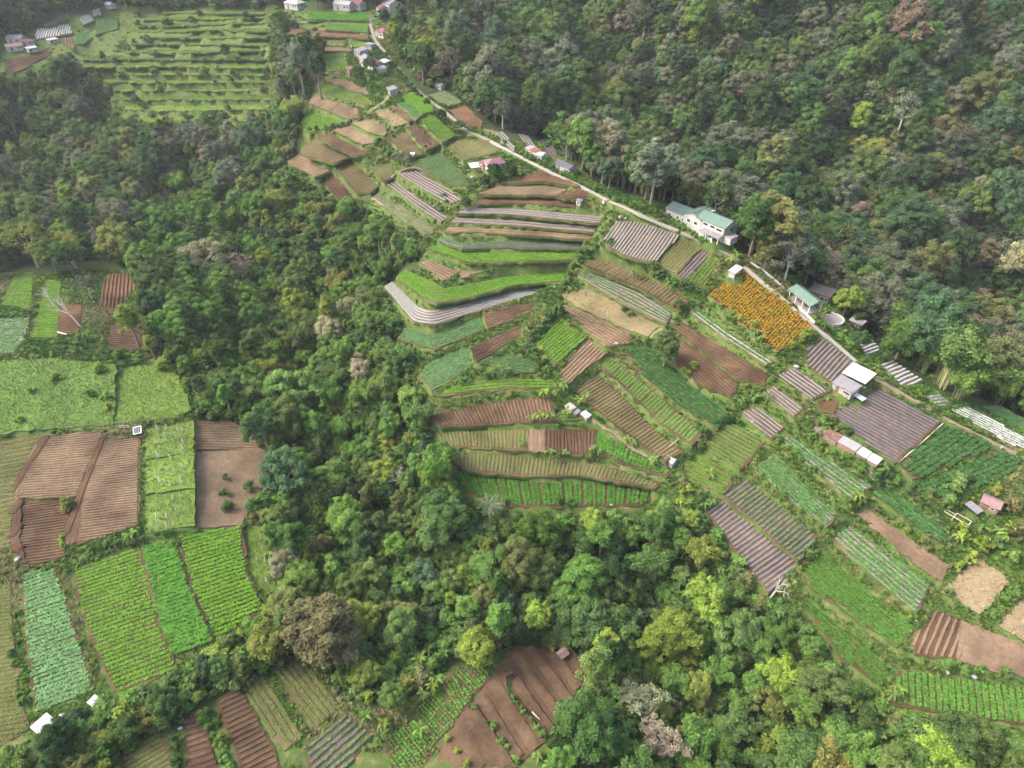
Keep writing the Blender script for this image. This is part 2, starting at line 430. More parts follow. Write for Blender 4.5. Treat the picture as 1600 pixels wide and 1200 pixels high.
def grow(P, w):
    """push an outline outwards by w"""
    if np.sum(P[:, 0] * np.roll(P[:, 1], -1) - P[:, 1] * np.roll(P[:, 0], -1)) < 0: w = -w
    e = np.roll(P, -1, 0) - P; e /= np.linalg.norm(e, axis=1, keepdims=True) + 1e-9
    n = np.column_stack([e[:, 1], -e[:, 0]]); m = n + np.roll(n, 1, 0); m /= np.maximum((m * n).sum(1, keepdims=True), .5)
    return P + m * w
def field(style, shape, label, rows=None, gap=1.2, keep=0.6, mode='along', n=None, seedtone=1.0, organic=0.22, widen=0.38):
    """shape: an outline in photograph pixels, or a pair (near edge, far edge) of a curved terrace"""
    base, rm, rh, rw = STY[style][:4]
    gap *= .62 if style.startswith('white') else (.72 if gap < 2.9 else 1)
    plant = STY[style][4:] if STY[style][4] is not None else None
    ruled = isinstance(shape, tuple)
    px = list(shape[0]) + list(shape[1])[::-1] if ruled else list(shape)
    pa = np.array(px, float)
    pl = fit_plane(np.append(pa[:, 0], pa[:, 0].mean()), np.append(pa[:, 1], pa[:, 1].mean()), keep)
    poly = grow(on_plane(pa, pl)[:, :2], widen)
    FIELDS.append((poly, pl))
    LANDMARKS.append((pa[:, 0].mean(), pa[:, 1].mean(), label))
    out = densify(poly, 1.6, organic)
    c = out.mean(0)
    cz = float(pz(pl, c))
    key = style.split('_')[0]
    root = bpy.data.objects.new(NAMES.get(style, NAMES.get(key, 'vegetable_field')), None)
    COL.objects.link(root)
    root.location = (c[0], c[1], cz)
    root.empty_display_size = 0.1
    tag(root, label, 'field', 'terraced fields on the hillside', 'thing')
    def loc(P):
        return np.asarray(P, float) - np.array([c[0], c[1], cz])
    top = np.column_stack([out, pz(pl, out, 0.06)])
    bot = np.column_stack([out + (out - c) * 0.01, pz(pl, out, -0.7)])
    k = len(out)
    area2 = np.sum(out[:, 0] * np.roll(out[:, 1], -1) - out[:, 1] * np.roll(out[:, 0], -1))
    order = list(range(k)) if area2 > 0 else list(range(k - 1, -1, -1))
    faces = [tuple(order)] + [(order[i], order[i - 1], order[i - 1] + k, order[i] + k) for i in range(k)]
    link('soil' if rm or style in ('stubble', 'bare', 'barered', 'scrub') else 'turf', fmesh('field_soil', loc(np.vstack([top, bot])), faces, [M[base], M['bank']], [0] + [1] * k), root)
    if style == 'stubble':
        add_litter(root, poly, pl, loc, 2.2)
    if style in ('grass', 'limegrass', 'scrub'):
        add_turf(root, poly, pl, loc, style)
    if not rm: return root
    # ---- row paths
    paths = []
    if ruled:
        A, B = (on_plane(np.array(e, float), pl)[:, :2] for e in shape)
        if mode == 'along':
            wid = np.linalg.norm(A - B, axis=1).mean()
            nn = n or max(2, int(wid / gap))
            for i in range(nn):
                f = (i + 0.5) / nn
                q = densify(A * (1 - f) + B * f, 1.3, 0, False)
                # ease the corners
                for _ in range(2): q[1:-1] = 0.25 * q[:-2] + 0.5 * q[1:-1] + 0.25 * q[2:]
                paths.append(q)
            sp = wid / nn
        else:
            a, b = densify(A, 0.5, 0, False), densify(B, 0.5, 0, False)
            ln = np.linalg.norm(np.diff(a, axis=0), axis=1).sum()
            nn = n or max(2, int(ln / gap))
            for i in range(nn):
                f = (i + 0.5) / nn
                p, q = a[int(f * (len(a) - 1))], b[int(f * (len(b) - 1))]
                L = np.linalg.norm(q - p)
                if L < 1.2: continue
                s = np.linspace(0.12 / L * 2, 1 - 0.24 / L, max(3, int(L / 1.3) + 1))[:, None]
                paths.append(p * (1 - s) + q * s)
            sp = ln / nn
    else:
        d = on_plane(np.array(rows, float), pl)[:, :2]
        d = d[1] - d[0]
        d /= np.linalg.norm(d)
        e = np.array([-d[1], d[0]])
        U, W = poly @ d, poly @ e
        nn = n or max(2, int((W.max() - W.min()) / gap))
        sp = (W.max() - W.min()) / nn
        for i in range(nn):
            w = W.min() + (i + 0.5) * sp
            xs = []
            for j in range(len(poly)):
                w1, w2 = W[j], W[(j + 1) % len(poly)]
                if (w1 > w) != (w2 > w): xs.append(U[j] + (w - w1) / (w2 - w1) * (U[(j + 1) % len(poly)] - U[j]))
            xs.sort()
            for u0, u1 in zip(xs[::2], xs[1::2]):
                if u1 - u0 < 1.5: continue
                u0, u1 = u0 + 0.25 + RNG.uniform(0, .25), u1 - 0.25 - RNG.uniform(0, .25)
                s = np.linspace(u0, u1, max(3, int((u1 - u0) / 1.3) + 1))
                ph = RNG.uniform(0, 6)
                wob = (0.16 * np.sin(s / 6 + i * 0.12) + 0.05 * np.sin(s / 1.7 + ph))[:, None]
                paths.append(s[:, None] * d + (w + wob) * e)
    rowname = 'plastic_strip' if key in ('mulch', 'grey', 'silver', 'white') else ('crop_row' if plant else 'soil_ridge')
    patch_ph = RNG.uniform(0, 50, 2)
    for q in paths:
        Q = np.column_stack([q, pz(pl, q, 0.06)])
        V = ridge_quads(Q, sp * rw * RNG.uniform(.93, 1.07), rh, 0.05 if rowname == 'plastic_strip' else (0.025 if sp > 2 else 0.1))
        mi = np.zeros(len(V), int); ti = np.ones(len(V)); mats = [M[rm]]
        if plant:
            pc, ps, sz, share, blades, lift = plant
            seg = np.linalg.norm(np.diff(q, axis=0), axis=1); cum = np.concatenate([[0], np.cumsum(seg)])
            s = np.arange(ps / 2, cum[-1], ps) + RNG.uniform(-.1, .1)
            p = np.column_stack([np.interp(s, cum, q[:, 0]), np.interp(s, cum, q[:, 1])]) + RNG.normal(0, 0.06, (len(s), 2))
            # patches where the crop stands thinner
            th = np.sin(p[:, 0] / 4.1 + patch_ph[0]) * np.sin(p[:, 1] / 3.3 + patch_ph[1]) + 0.5 * np.sin(p[:, 0] / 1.9 + p[:, 1] / 2.3 + patch_ph[0])
            p = p[(RNG.uniform(0, 1, len(s)) < share) & ((th < 1.15) | (RNG.uniform(0, 1, len(s)) < 0.55))]
            if len(p):
                # several staggered lines of plants on a bed
                if style != 'cabbage':
                    dd = (q[-1] - q[0]) / (np.linalg.norm(q[-1] - q[0]) + 1e-9); nn_ = np.array([-dd[1], dd[0]])
                    lines = max(1, int(round(sp * dense.get(style, .5) / .36)))
                    offs = (np.arange(lines) - (lines - 1) / 2) * .38
                    p = np.concatenate([p + nn_ * o_ + dd * RNG.uniform(-.2, .2) + RNG.normal(0, .05, p.shape) for o_ in offs])
                PV, PT = rosettes(np.column_stack([p, pz(pl, p, 0.05 + rh)]), sz, blades, lift)
                V = np.concatenate([V, PV]); mi = np.concatenate([mi, np.ones(len(PV), int)]); ti = np.concatenate([ti, PT])
                mats.append(LEAF)
                if style == 'marigold':
                    nf = int(len(p) * 5.5)
                    okf = p[np.sin(p[:, 0] / 3.1 + 1) * np.sin(p[:, 1] / 2.7) + RNG.normal(0, .4, len(p)) < 1.1]; okf = okf if len(okf) else p; f = okf[RNG.integers(0, len(okf), nf)] + RNG.normal(0, 0.17, (nf, 2))
                    F = np.column_stack([f, pz(pl, f, 0.06 + rh) + RNG.uniform(.3, .46, nf)])
                    FV, FT = rosettes(F, 0.17, 3, 0.25, 0.1)
                    V = np.concatenate([V, FV]); mi = np.concatenate([mi, np.full(len(FV), 2)]); ti = np.concatenate([ti, FT]); mats.append(PETAL)
        tone = tuple(x * seedtone for x in plant[0]) if plant else (1, 1, 1)
        link(rowname, qmesh(rowname, loc(V), mats, ti, mi), root, color=tone)
        ROWCOUNT[0] += 1
    return root
def scatter_in(poly, dens):
    lo, hi = poly.min(0), poly.max(0)
    n = int(np.prod(hi - lo) * dens)
    p = RNG.uniform(lo, hi, (n, 2))
    return p[in_poly(p, poly)]
def add_litter(root, poly, pl, loc, dens):
    p = scatter_in(poly, dens)
    P = np.column_stack([p, pz(pl, p, 0.1)])
    V, t = rosettes(P, 0.55, 2, 0.25, 0.3)
    tag(link('straw_litter', qmesh('straw_litter', loc(V), [STRAW_MAT], t), root), kind='stuff')
def add_turf(root, poly, pl, loc, style):
    p = scatter_in(poly, 6.0 if style != 'scrub' else 1.6)
    P = np.column_stack([p, pz(pl, p, 0.05)])
    V, t = rosettes(P, 0.17, 3, 1.0, 1.2)
    c = {'grass': (0.07, 0.125, 0.028), 'limegrass': (0.108, 0.162, 0.03), 'scrub': (0.13, 0.118, 0.055)}[style]
    tag(link('grass_cover', qmesh('grass_cover', loc(V), [LEAF], t), root, color=c), kind='stuff')
# ---- the terraces and plots of the photograph (outlines in pixels of its 1600x1200 frame)
F = field
# village terraces at the top
F('green', [(482,20),(572,21),(575,33),(482,31)], 'topmost bright green terrace strip below the white-roofed village houses', [(482,25),(575,27)], 1.6, .4)
F('greenthin', [(510,36),(575,40),(575,51),(510,46)], 'pale green strip terrace beside the bend of the village road', [(510,40),(575,45)], 1.6, .4)
F('plough_red', [(432,43),(507,47),(575,55),(575,60),(431,52)], 'long thin reddish-brown strip terrace crossing below the village', [(432,47),(575,58)], 1.4, .4)
F('olive', [(427,55),(500,60),(540,63),(538,72),(498,70),(425,65)], 'dull green terrace strip right of the grassy stepped hill, below the red strip', [(427,58),(540,66)], 1.5, .4)
F('limegrass', [(545,65),(584,66),(584,75),(547,73)], 'pale mown plot between the red strip and the grey-roofed shed', None, 1, .5)
F('plough_tan', [(500,73),(548,75),(548,80),(500,79)], 'thin tan strip with white posts above the round green lawn terraces', [(500,75),(548,78)], 1.3, .4)
F('grass', [(500,83),(540,84),(543,108),(506,111)], 'green grass plot beside the dark tall tree and red hut', None, 1, .6)
# upper ridge block
F('plough_tan', [(512,122),(545,128),(572,141),(576,147),(560,144),(510,125)], 'topmost tan strip below the red-roofed hut among bananas', [(512,123),(575,146)], 1.3, .5)
F('limethin', [(500,131),(520,130),(575,155),(586,162),(572,166),(497,140)], 'green strip plot second below the red-roofed hut', [(500,134),(580,164)], 1.4, .6)
F('plough_tan', [(493,148),(560,173),(561,184),(547,186),(484,160)], 'long tan plot sloping right beside the tall dark trees', [(490,153),(555,180)], 1.1, .6)
F('lime', [(482,173),(535,191),(543,193),(485,207),(465,200)], 'wedge of bright green crop at the left edge of the upper terraces', [(478,180),(530,195)], 1.3, .6)
F('plough', [(507,210),(530,212),(570,230),(572,240),(552,243),(497,215)], 'chocolate-brown plot below the bright green wedge', [(505,212),(565,238)], 1.2, .6)
F('seed', [(490,218),(546,245),(520,255),(472,240),(473,231)], 'dull brown plot with thin weeds next to the upper gully edge', [(480,228),(535,250)], 1.2, .6)
F('plough_tan', [(470,241),(513,268),(492,276),(450,252)], 'tan ploughed plot at the far left tip of the upper terraces', [(462,246),(505,272)], 1.2, .6)
F('plough_red', [(500,277),(519,271),(550,303),(556,310),(541,319),(526,308)], 'reddish ploughed plot pointing down into the gully trees', [(500,276),(530,268)], 1.2, .6)
F('seed', [(521,256),(546,248),(591,290),(578,301),(558,300)], 'brown plot with short cross rows beside the white-flowered strip', [(530,268),(560,258)], 1.3, .6, seedtone=.9)
F('bare', [(525,203),(548,196),(585,215),(589,221),(566,225)], 'bare dusty plot in the middle of the upper terraces', None, 1, .6)
F('scrub', [(549,191),(580,186),(606,200),(600,211),(576,205)], 'straw-coloured weedy plot below the little path junction', None, 1, .6)
F('seed', [(606,213),(636,208),(659,240),(641,245),(621,228)], 'brown plot with green seedling rows above the pale tree', [(608,222),(640,214)], 1.3, .6)
F('olivethin', [(581,263),(612,256),(616,275),(600,281)], 'small plot of yellowish-green rows left of the pale-grey tree', [(582,268),(612,260)], 1.2, .6)
F('plough', [(634,196),(650,193),(684,225),(666,234)], 'brown strip running downhill left of the bright green rows', [(640,195),(675,230)], 1.2, .6)
F('scrub', [(586,173),(607,171),(612,176),(639,192),(616,197)], 'yellow-green fallow wedge below the path junction', None, 1, .6)
F('plough', [(611,167),(619,167),(646,187),(640,190)], 'very narrow dark brown strip beside the yellow-green wedge', [(613,168),(642,188)], 1.1, .6)
F('silver_green', [(621,163),(634,161),(659,180),(650,187)], 'narrow strip of pale plastic beds among the upper green plots', [(624,164),(652,184)], 1.1, .6)
F('lime', [(628,152),(647,143),(676,165),(674,175),(660,178)], 'vivid green plot directly below the top fork of the ridge road', [(632,150),(665,175)], 1.1, .6)
F('limethin', [(656,186),(677,181),(711,212),(691,221)], 'green rowed plot above the pale blue-green cabbage plot', [(660,192),(684,186)], 1.3, .6)
F('pale', [(672,149),(694,142),(721,160),(701,165),(686,160)], 'pale lawn-like plot with a tiny white shed beyond the ridge road', [(675,150),(705,164)], 1.3, .6)
F('plough_red', [(702,173),(725,166),(754,190),(750,199),(723,197)], 'orange-brown ridged plot beyond the ridge road', [(708,172),(742,198)], 1.5, .6)
F('scrub', [(757,201),(779,207),(784,215),(758,211)], 'small straw-coloured plot right of the orange-brown ridges', None, 1, .6)
F('silver', [(771,210),(785,206),(806,232),(802,238)], 'narrow plot of silvery strips beyond the upper ridge road', [(778,209),(803,234)], 1.6, .7)
F('grey', [(812,210),(822,212),(850,247),(838,249)], 'grey-green strips just above the red-and-white roadside hut', [(816,211),(843,247)], 1.4, .7)
F('mulch', [(846,220),(857,218),(870,244),(864,249),(855,246)], 'dark slate-grey plastic plot at the forest edge above the black shed', [(850,220),(864,246)], 1.3, .7)
F('grey', [(873,223),(890,223),(896,242),(884,243)], 'small grey plot nearest the forest beyond the black shed', [(878,224),(890,243)], 1.3, .7)
F('olivethin', [(699,226),(712,219),(768,221),(786,238),(740,247),(725,251)], 'brownish-yellow plot of fanned rows left of the white concrete road', [(705,226),(735,248)], 1.5, .6)
F('teal', [(642,253),(689,235),(736,290),(702,289)], 'pale blue-green cabbage plot above the dark plastic strip', [(655,265),(700,248)], 1.5, .6)
F('mulch', [(627,271),(650,263),(721,312),(704,319)], 'violet-grey plastic strip plot below the blue-green cabbage plot', [(632,269),(712,316)], 1.3, .5)
F('mulch', [(602,286),(613,282),(699,341),(690,347)], 'narrow slate-grey plastic strip next to the white-flowered strip', [(608,284),(694,344)], 1.2, .5)
F('pale', [(573,303),(589,300),(679,357),(674,365),(663,369)], 'long strip of white-flecked pale green crop along the gully', [(580,302),(670,364)], 1.2, .5)
# stepped brown terraces
F('plough_red', ([(787,287),(850,283),(897,291)],[(845,267),(872,274),(905,291)]), 'fan of orange-brown ridges directly below the white concrete road', keep=.6, gap=1.3)
F('plough_red', [(903,296),(921,301),(910,313),(872,307)], 'small fan of orange ridges at the right end of the brown terraces', [(875,303),(915,306)], 1.2, .5)
F('plough_tan', ([(748,303),(800,304),(868,305)],[(782,290),(820,289),(895,293)]), 'second brown terrace below the white concrete road', keep=.3, gap=1.3)
F('plough_red', ([(745,318),(820,317),(905,324)],[(755,308),(820,307),(908,314)]), 'third brown terrace with a thin orange bank below the concrete road', keep=.3, gap=1.4)
F('grey', ([(714,333),(800,335),(938,349)],[(735,324),(800,326),(942,338)]), 'fourth stepped terrace covered in dusty grey plastic', keep=.3, gap=1.9)
F('grey', ([(706,347),(800,352),(928,363)],[(713,340),(800,344),(934,354)]), 'fifth stepped terrace with pale grey strips and dry banks', keep=.3, gap=1.9)
F('plough_tan', ([(697,361),(800,366),(920,374)],[(702,355),(800,359),(925,367)]), 'thin sixth stepped terrace of dry tan soil', keep=.3, gap=1.3)
F('mulch_green', ([(688,376),(722,389),(800,387),(905,389)],[(689,370),(722,381),(800,377),(915,380)]), 'lowest stepped brown terrace lined with violet-grey plastic beds', keep=.3, gap=1.2)
# curved green terraces
F('lime', ([(668,388),(737,412),(800,409),(895,406)],[(688,384),(725,396),(800,397),(897,393)]), 'upper curved bright green terrace below the brown steps', keep=.35, gap=1.2)
F('plough_tan', [(657,410),(667,407),(719,425),(693,438)], 'small tan rowed plot inside the bend of the green terraces', [(662,409),(705,432)], 1.4, .5)
F('bare', [(722,424),(770,420),(722,433)], 'bare thin wedge right of the small tan plot', None, 1, .5)
F('lime', ([(621,433),(660,464),(683,474),(740,464),(800,446),(880,440)],[(633,422),(668,439),(693,452),(742,443),(800,432),(886,425)]), 'large bent bright green terrace wrapping round the small tan plot', keep=.4, gap=1.3)
F('silver', ([(601,448),(648,503),(680,508),(715,496),(800,469),(832,461)],[(613,441),(655,480),(672,486),(716,477),(800,457),(868,446)]), 'bent silver-grey plastic terrace below the large green bend', keep=.4, gap=1.75)
F('teal', ([(622,530),(680,546),(722,530),(762,512)],[(633,513),(677,524),(714,511),(750,496)]), 'bent blue-green terrace under the silver plastic terrace', keep=.45, gap=1.2)
F('teal', [(668,570),(730,543),(744,566),(714,589),(676,609),(656,590)], 'lower blue-green cabbage plot at the gully edge', [(675,580),(735,553)], 1.2, .6)
F('plough', [(757,494),(800,480),(834,473),(829,485),(764,512)], 'brown plot right of the bent blue-green terrace', [(760,503),(830,479)], 1.2, .5)
F('plough', [(736,545),(800,516),(815,511),(809,526),(746,564)], 'brown ridged plot right of the lower blue-green plot', [(742,555),(810,520)], 1.2, .5)
F('teal', [(765,566),(800,554),(842,572),(835,581),(775,584)], 'small bluish plot between bananas and the bright green square', [(770,570),(838,578)], 1.3, .6, seedtone=.75)
F('lime', ([(690,617),(740,612),(800,606),(872,607)],[(700,607),(745,596),(800,592),(866,594)]), 'thin bright green terrace with tall grass below the bluish plot', keep=.5, gap=1.3, mode='along')
# ridge plots around the villa
F('silver', [(941,378),(964,347),(999,347),(1059,368),(1022,410),(976,399)], 'large plot of grey-white plastic rows below the white villa', [(970,392),(1000,350)], 1.35, .7)
F('olive', [(1061,370),(1096,385),(1057,425),(1025,411)], 'yellow-green rowed plot between the grey plastic plots', [(1040,416),(1078,378)], 1.4, .7)
F('mulch', [(1098,387),(1111,394),(1071,437),(1057,429)], 'narrow violet-grey plastic plot right of the yellow-green rows', [(1064,432),(1104,390)], 1.2, .7)
F('limethin', [(1110,403),(1120,408),(1101,446),(1073,439)], 'small light green plot at the left corner of the marigold field', [(1085,442),(1114,406)], 1.2, .7)
F('seed', ([(914,414),(1000,450),(1060,484)],[(935,403),(1005,428),(1075,470)]), 'long brown-green strip with short cross rows below the grey plastic plot', mode='cross', gap=1.6, keep=.5, seedtone=.9)
F('grey_green', ([(901,431),(975,474),(1040,506)],[(925,428),(1000,456),(1050,490)]), 'strip of blue-green and yellow plants over grey plastic', keep=.5, gap=1.2)
F('scrub', [(880,462),(920,450),(1000,492),(1030,508),(1012,524),(985,516),(905,480)], 'dry overgrown fallow slope above the bright green square', None, 1, .7)
F('plough_tan', [(876,476),(905,484),(984,520),(983,535),(946,540)], 'dusty light brown plot right of the bright green square', [(890,490),(960,530)], 1.3, .6)
F('lime', [(836,536),(872,499),(914,526),(868,569)], 'vivid bright green square plot ringed by dark shrubs', [(850,550),(893,513)], 1.35, .6)
F('plough_tan', [(917,529),(944,553),(886,598),(876,584)], 'tan ridged square touching the bright green square', [(882,590),(930,541)], 1.3, .6)
F('dark', [(976,547),(1010,546),(1060,586),(1134,648),(1121,667),(1086,650),(1010,590)], 'tall dark green leafy strip running down from the round tree', [(985,552),(1125,660)], 1.4, .6)
F('greenthin', ([(937,569),(972,600),(1032,661),(1080,694)],[(951,557),(1012,605),(1060,645),(1096,677)]), 'long green strip of short cross rows left of the dark leafy strip', mode='cross', gap=1.5, keep=.5)
F('seed', ([(897,611),(950,655),(1000,692),(1040,720)],[(934,585),(978,625),(1025,675),(1064,704)]), 'wide brown strip of fine green cross rows above the pale path', mode='cross', gap=1.35, keep=.5)
F('plough', [(1052,511),(1066,506),(1200,585),(1194,600),(1152,590)], 'long brown strip right of the round dark tree', [(1058,508),(1195,592)], 1.3, .5)
F('plough', [(1060,531),(1100,546),(1156,598),(1141,618),(1111,610),(1056,571)], 'brown plot with a light green weed patch right of the round tree', [(1068,545),(1145,610)], 1.3, .5)
F('silver_green', ([(1077,486),(1130,527),(1196,570)],[(1090,485),(1140,520),(1209,565)]), 'narrow grey-green plastic lane below the marigold field', keep=.5, gap=1.1)
F('marigold', [(1109,462),(1160,421),(1212,462),(1268,513),(1213,549)], 'orange marigold field in full bloom below the green-roofed pavilion', [(1150,495),(1195,448)], 1.15, .65)
F('grey', [(1262,548),(1286,530),(1339,571),(1306,602),(1264,573)], 'brown plot of dry ridges and pale strips left of the white tarpaulin roof', [(1280,585),(1312,551)], 1.3, .7)
F('white', [(1341,529),(1356,526),(1374,545),(1352,557)], 'upper plot of snow-white plastic strips behind the dark bush', [(1345,545),(1370,535)], 1.7, .7)
F('white', [(1376,571),(1396,565),(1440,594),(1411,604)], 'plot of long white plastic strips beyond the ridge path', [(1395,592),(1420,580)], 1.8, .7)
F('white_green', [(1446,621),(1468,617),(1482,628),(1468,634)], 'small plot of broken white plastic strips beyond the ridge path', [(1450,627),(1478,623)], 1.6, .7)
F('white_green', [(1488,641),(1512,638),(1600,683),(1600,701),(1575,692)], 'long white plastic plot at the right edge below the ridge path', [(1495,643),(1600,694)], 1.7, .7)
F('teal', [(1535,637),(1562,635),(1602,657),(1602,677)], 'blue-green cabbage plot at the right edge beside white plastic', [(1540,638),(1600,668)], 1.4, .7)
F('barered', [(1280,630),(1312,622),(1300,645),(1286,643)], 'patch of bare red earth below the grey shed roof', None, 1, .6)
F('mulch', [(1301,648),(1336,629),(1372,609),(1466,660),(1397,721)], 'big square of shiny violet-grey plastic rows with tan joints', [(1340,640),(1430,690)], 1.35, .75)
F('dark', [(1408,727),(1476,668),(1546,692),(1534,705),(1426,746)], 'bushy dark green plot right of the big plastic square', [(1425,735),(1510,682)], 1.5, .7)
F('dark', [(1431,762),(1558,708),(1600,713),(1582,735),(1517,760),(1470,780)], 'long bushy dark green plot above the little rusty hut', [(1445,768),(1570,715)], 1.5, .7)
F('silver_green', [(1221,683),(1236,683),(1359,760),(1327,781)], 'grey plastic strip plot below the rusty long shed', [(1228,683),(1345,772)], 1.25, .6)
F('silver_green', [(1181,731),(1204,713),(1306,803),(1290,821)], 'striped green and silver strip left of the pink bare strip', [(1192,722),(1298,812)], 1.1, .6)
F('mulch_green', [(1132,774),(1164,748),(1274,838),(1246,874)], 'dark plastic square whose right half is planted green', [(1150,790),(1185,765)], 1.35, .6)
F('mulch', [(1106,800),(1129,785),(1243,877),(1228,897),(1200,924),(1152,862)], 'dark violet plastic plot half hidden by gully trees', [(1140,840),(1175,815)], 1.35, .6)
F('plough_pink', [(1338,800),(1354,797),(1481,885),(1470,904),(1452,895)], 'smooth pinkish bare strip between green rowed strips', [(1345,800),(1465,898)], 1.5, .55)
F('dark', [(1363,771),(1384,763),(1486,842),(1475,850)], 'weedy green strip above the pinkish bare strip', [(1372,768),(1480,848)], 1.3, .55, seedtone=1.2)
F('silver_green', [(1301,842),(1327,823),(1451,914),(1431,954)], 'cabbage strip of yellow-green rows below the pinkish strip', [(1314,833),(1440,935)], 1.35, .6, seedtone=1.1)
F('rows', [(1254,890),(1282,866),(1424,984),(1401,1009),(1264,915)], 'wide strip of green vegetable rows left of the cabbage strip', [(1270,880),(1412,996)], 1.35, .6)
F('rows', [(1250,937),(1262,940),(1385,1045),(1375,1068),(1310,1020)], 'lowest green rowed strip along the right gully edge', [(1256,940),(1380,1056)], 1.2, .6, seedtone=.85)
F('stubble', [(1476,926),(1511,891),(1530,873),(1574,910),(1530,956)], 'field of pale dry corn stubble near the right edge', None, 1, .7)
F('stubble', [(1563,976),(1602,933),(1602,1000)], 'corner of pale stubble cut by the right picture edge', None, 1, .7)
F('plough_stripe', [(1428,1002),(1465,956),(1504,973),(1499,1029),(1431,1021)], 'plot of dark brown and pink stripes near the right edge', [(1452,1018),(1475,966)], 1.7, .7)
F('plough_pink', [(1505,973),(1602,1008),(1602,1058),(1500,1030)], 'smooth pink bare plot at the right edge', [(1545,1040),(1553,992)], 3.2, .7)
F('rows', [(1406,1050),(1602,1076),(1602,1131),(1460,1110),(1393,1095)], 'bright green ribbed field in the lower right corner', [(1490,1110),(1485,1062)], 1.6, .7, seedtone=1.25)
# lower centre terraces
F('plough', ([(690,666),(745,663),(800,660),(866,657)],[(672,652),(735,635),(800,626),(862,622)]), 'dark brown terrace with a pale left tip above the gully', mode='cross', gap=1.25, keep=.5)
F('greenthin', [(873,646),(882,640),(914,655),(876,657)], 'tiny green wedge beside the two white sheds', [(880,652),(905,650)], 1.2, .5)
F('olivethin', ([(692,694),(750,700),(827,703)],[(684,674),(750,673),(827,672)]), 'olive green terrace of fine rows below the dark brown terrace', mode='cross', gap=1.2, keep=.5)
F('plough_pink', ([(829,703),(850,705)],[(829,672),(850,672)]), 'small pink soil square between olive and dark brown plots', mode='cross', gap=1.2, keep=.5)
F('plough_dark', ([(852,705),(880,709),(908,711),(928,700)],[(852,672),(880,672),(905,672),(930,673)]), 'darkest brown rowed square in the lower centre', mode='cross', gap=1.15, keep=.5)
F('green', ([(932,701),(975,724),(1040,744)],[(933,674),(985,703),(1047,738)]), 'bright green wedge right of the darkest brown square', mode='cross', gap=1.3, keep=.5, seedtone=1.15)
F('olivethin', ([(706,726),(740,735),(800,742),(925,744),(1021,762)],[(704,711),(745,710),(800,711),(945,728),(1029,755)]), 'long thin olive and tan terrace second from the gully', mode='cross', gap=1.3, keep=.5)
F('rows', ([(728,766),(772,785),(800,791),(1000,789),(1012,783)],[(709,737),(760,744),(850,756),(930,750),(1019,767)]), 'lowest terrace of thick slanting green rows above the gully', mode='cross', gap=1.5, keep=.5, seedtone=.9)
F('greenthin', [(1136,661),(1199,686),(1156,731),(1101,696)], 'grassy light green plot with brown rows left of the grey strips', [(1120,680),(1175,712)], 1.3, .7, seedtone=1.2)
F('lime', [(1071,722),(1090,711),(1146,741),(1130,769),(1077,750)], 'grassy green plot next to the gully right of the tiny white hut', [(1080,725),(1138,756)], 1.3, .7)
F('grey', [(1158,645),(1180,638),(1224,668),(1206,684)], 'small dusty grey plot left of the grey plastic strip', [(1168,642),(1215,676)], 1.2, .6)
F('grey', [(1193,612),(1209,605),(1252,640),(1241,650)], 'narrow mauve-grey plot in the middle of three small ones', [(1200,608),(1246,645)], 1.2, .6)
F('grey', [(1216,586),(1240,576),(1290,612),(1271,622)], 'narrow grey plastic plot left of the white tarpaulin roof', [(1228,581),(1280,617)], 1.2, .6)
# left bank
F('limethin', [(5,475),(25,428),(52,426),(50,484)], 'rowed green plot at the left edge under leaning trees', [(10,462),(50,460)], 1.6, .6)
F('silver_green', [(0,500),(46,498),(38,530),(22,550),(-10,552)], 'silvery plastic rows cut by the left picture edge', [(0,515),(42,513)], 1.6, .6)
F('limethin', [(51,527),(75,437),(95,441),(90,526)], 'narrow light green rowed plot behind the fallen white trunk', [(60,490),(93,489)], 1.4, .6)
F('plough_red', [(165,440),(172,428),(224,426),(221,440),(182,484),(156,479)], 'red-brown rowed plot behind the leaning grey-trunk trees', [(176,430),(168,478)], 1.5, .6)
F('plough', [(174,508),(207,511),(220,526),(220,545),(172,545)], 'small brown rowed plot left of the lime green tree', [(175,525),(220,527)], 1.5, .6)
F('plough_red', [(98,478),(128,477),(124,519),(93,519)], 'small shaded red-brown plot among the leaning trees', [(100,495),(126,495)], 1.5, .6)
F('grass', [(-10,565),(80,560),(178,572),(176,662),(90,668),(-10,676)], 'lush overgrown meadow at the left edge with low bushes', None, 1, .7)
F('limegrass', [(180,585),(240,560),(272,580),(296,640),(270,652),(179,661)], 'yellow-green meadow with faint rows right of the lush meadow', None, 1, .7)
F('olive', ([(-10,692),(-10,740),(-10,855)],[(64,678),(28,745),(16,851)]), 'dull olive rowed strip at the left edge beside the dark trench', mode='cross', gap=1.0, keep=.7)
F('plough_tan', [(84,681),(160,676),(136,730),(118,774),(32,778),(30,765),(46,735)], 'upper light brown ridged plot right of the dark trench', [(90,735),(150,730)], 1.05, .7)
F('plough', [(32,781),(117,778),(106,810),(102,866),(47,884),(31,858)], 'darker lower brown plot in the lower left beside the trench', [(40,820),(105,812)], 1.05, .7)
F('plough_dark', [(68,681),(81,682),(44,735),(28,765),(29,858),(44,884),(36,882),(19,852),(18,768),(34,732)], 'dark bare trench strip bent between the left brown plots', [(75,683),(35,745)], 3.0, .7)
F('plough_dark', [(157,682),(166,684),(142,742),(128,798),(122,849),(106,850),(111,808),(122,774),(140,730)], 'second dark trench strip between the two brown plots', [(160,690),(135,760)], 3.0, .7)
F('plough_tan', [(168,685),(216,686),(215,750),(214,819),(124,849),(130,798),(144,742)], 'light brown ridged plot below the small solar panel', [(140,770),(214,760)], 1.05, .7)
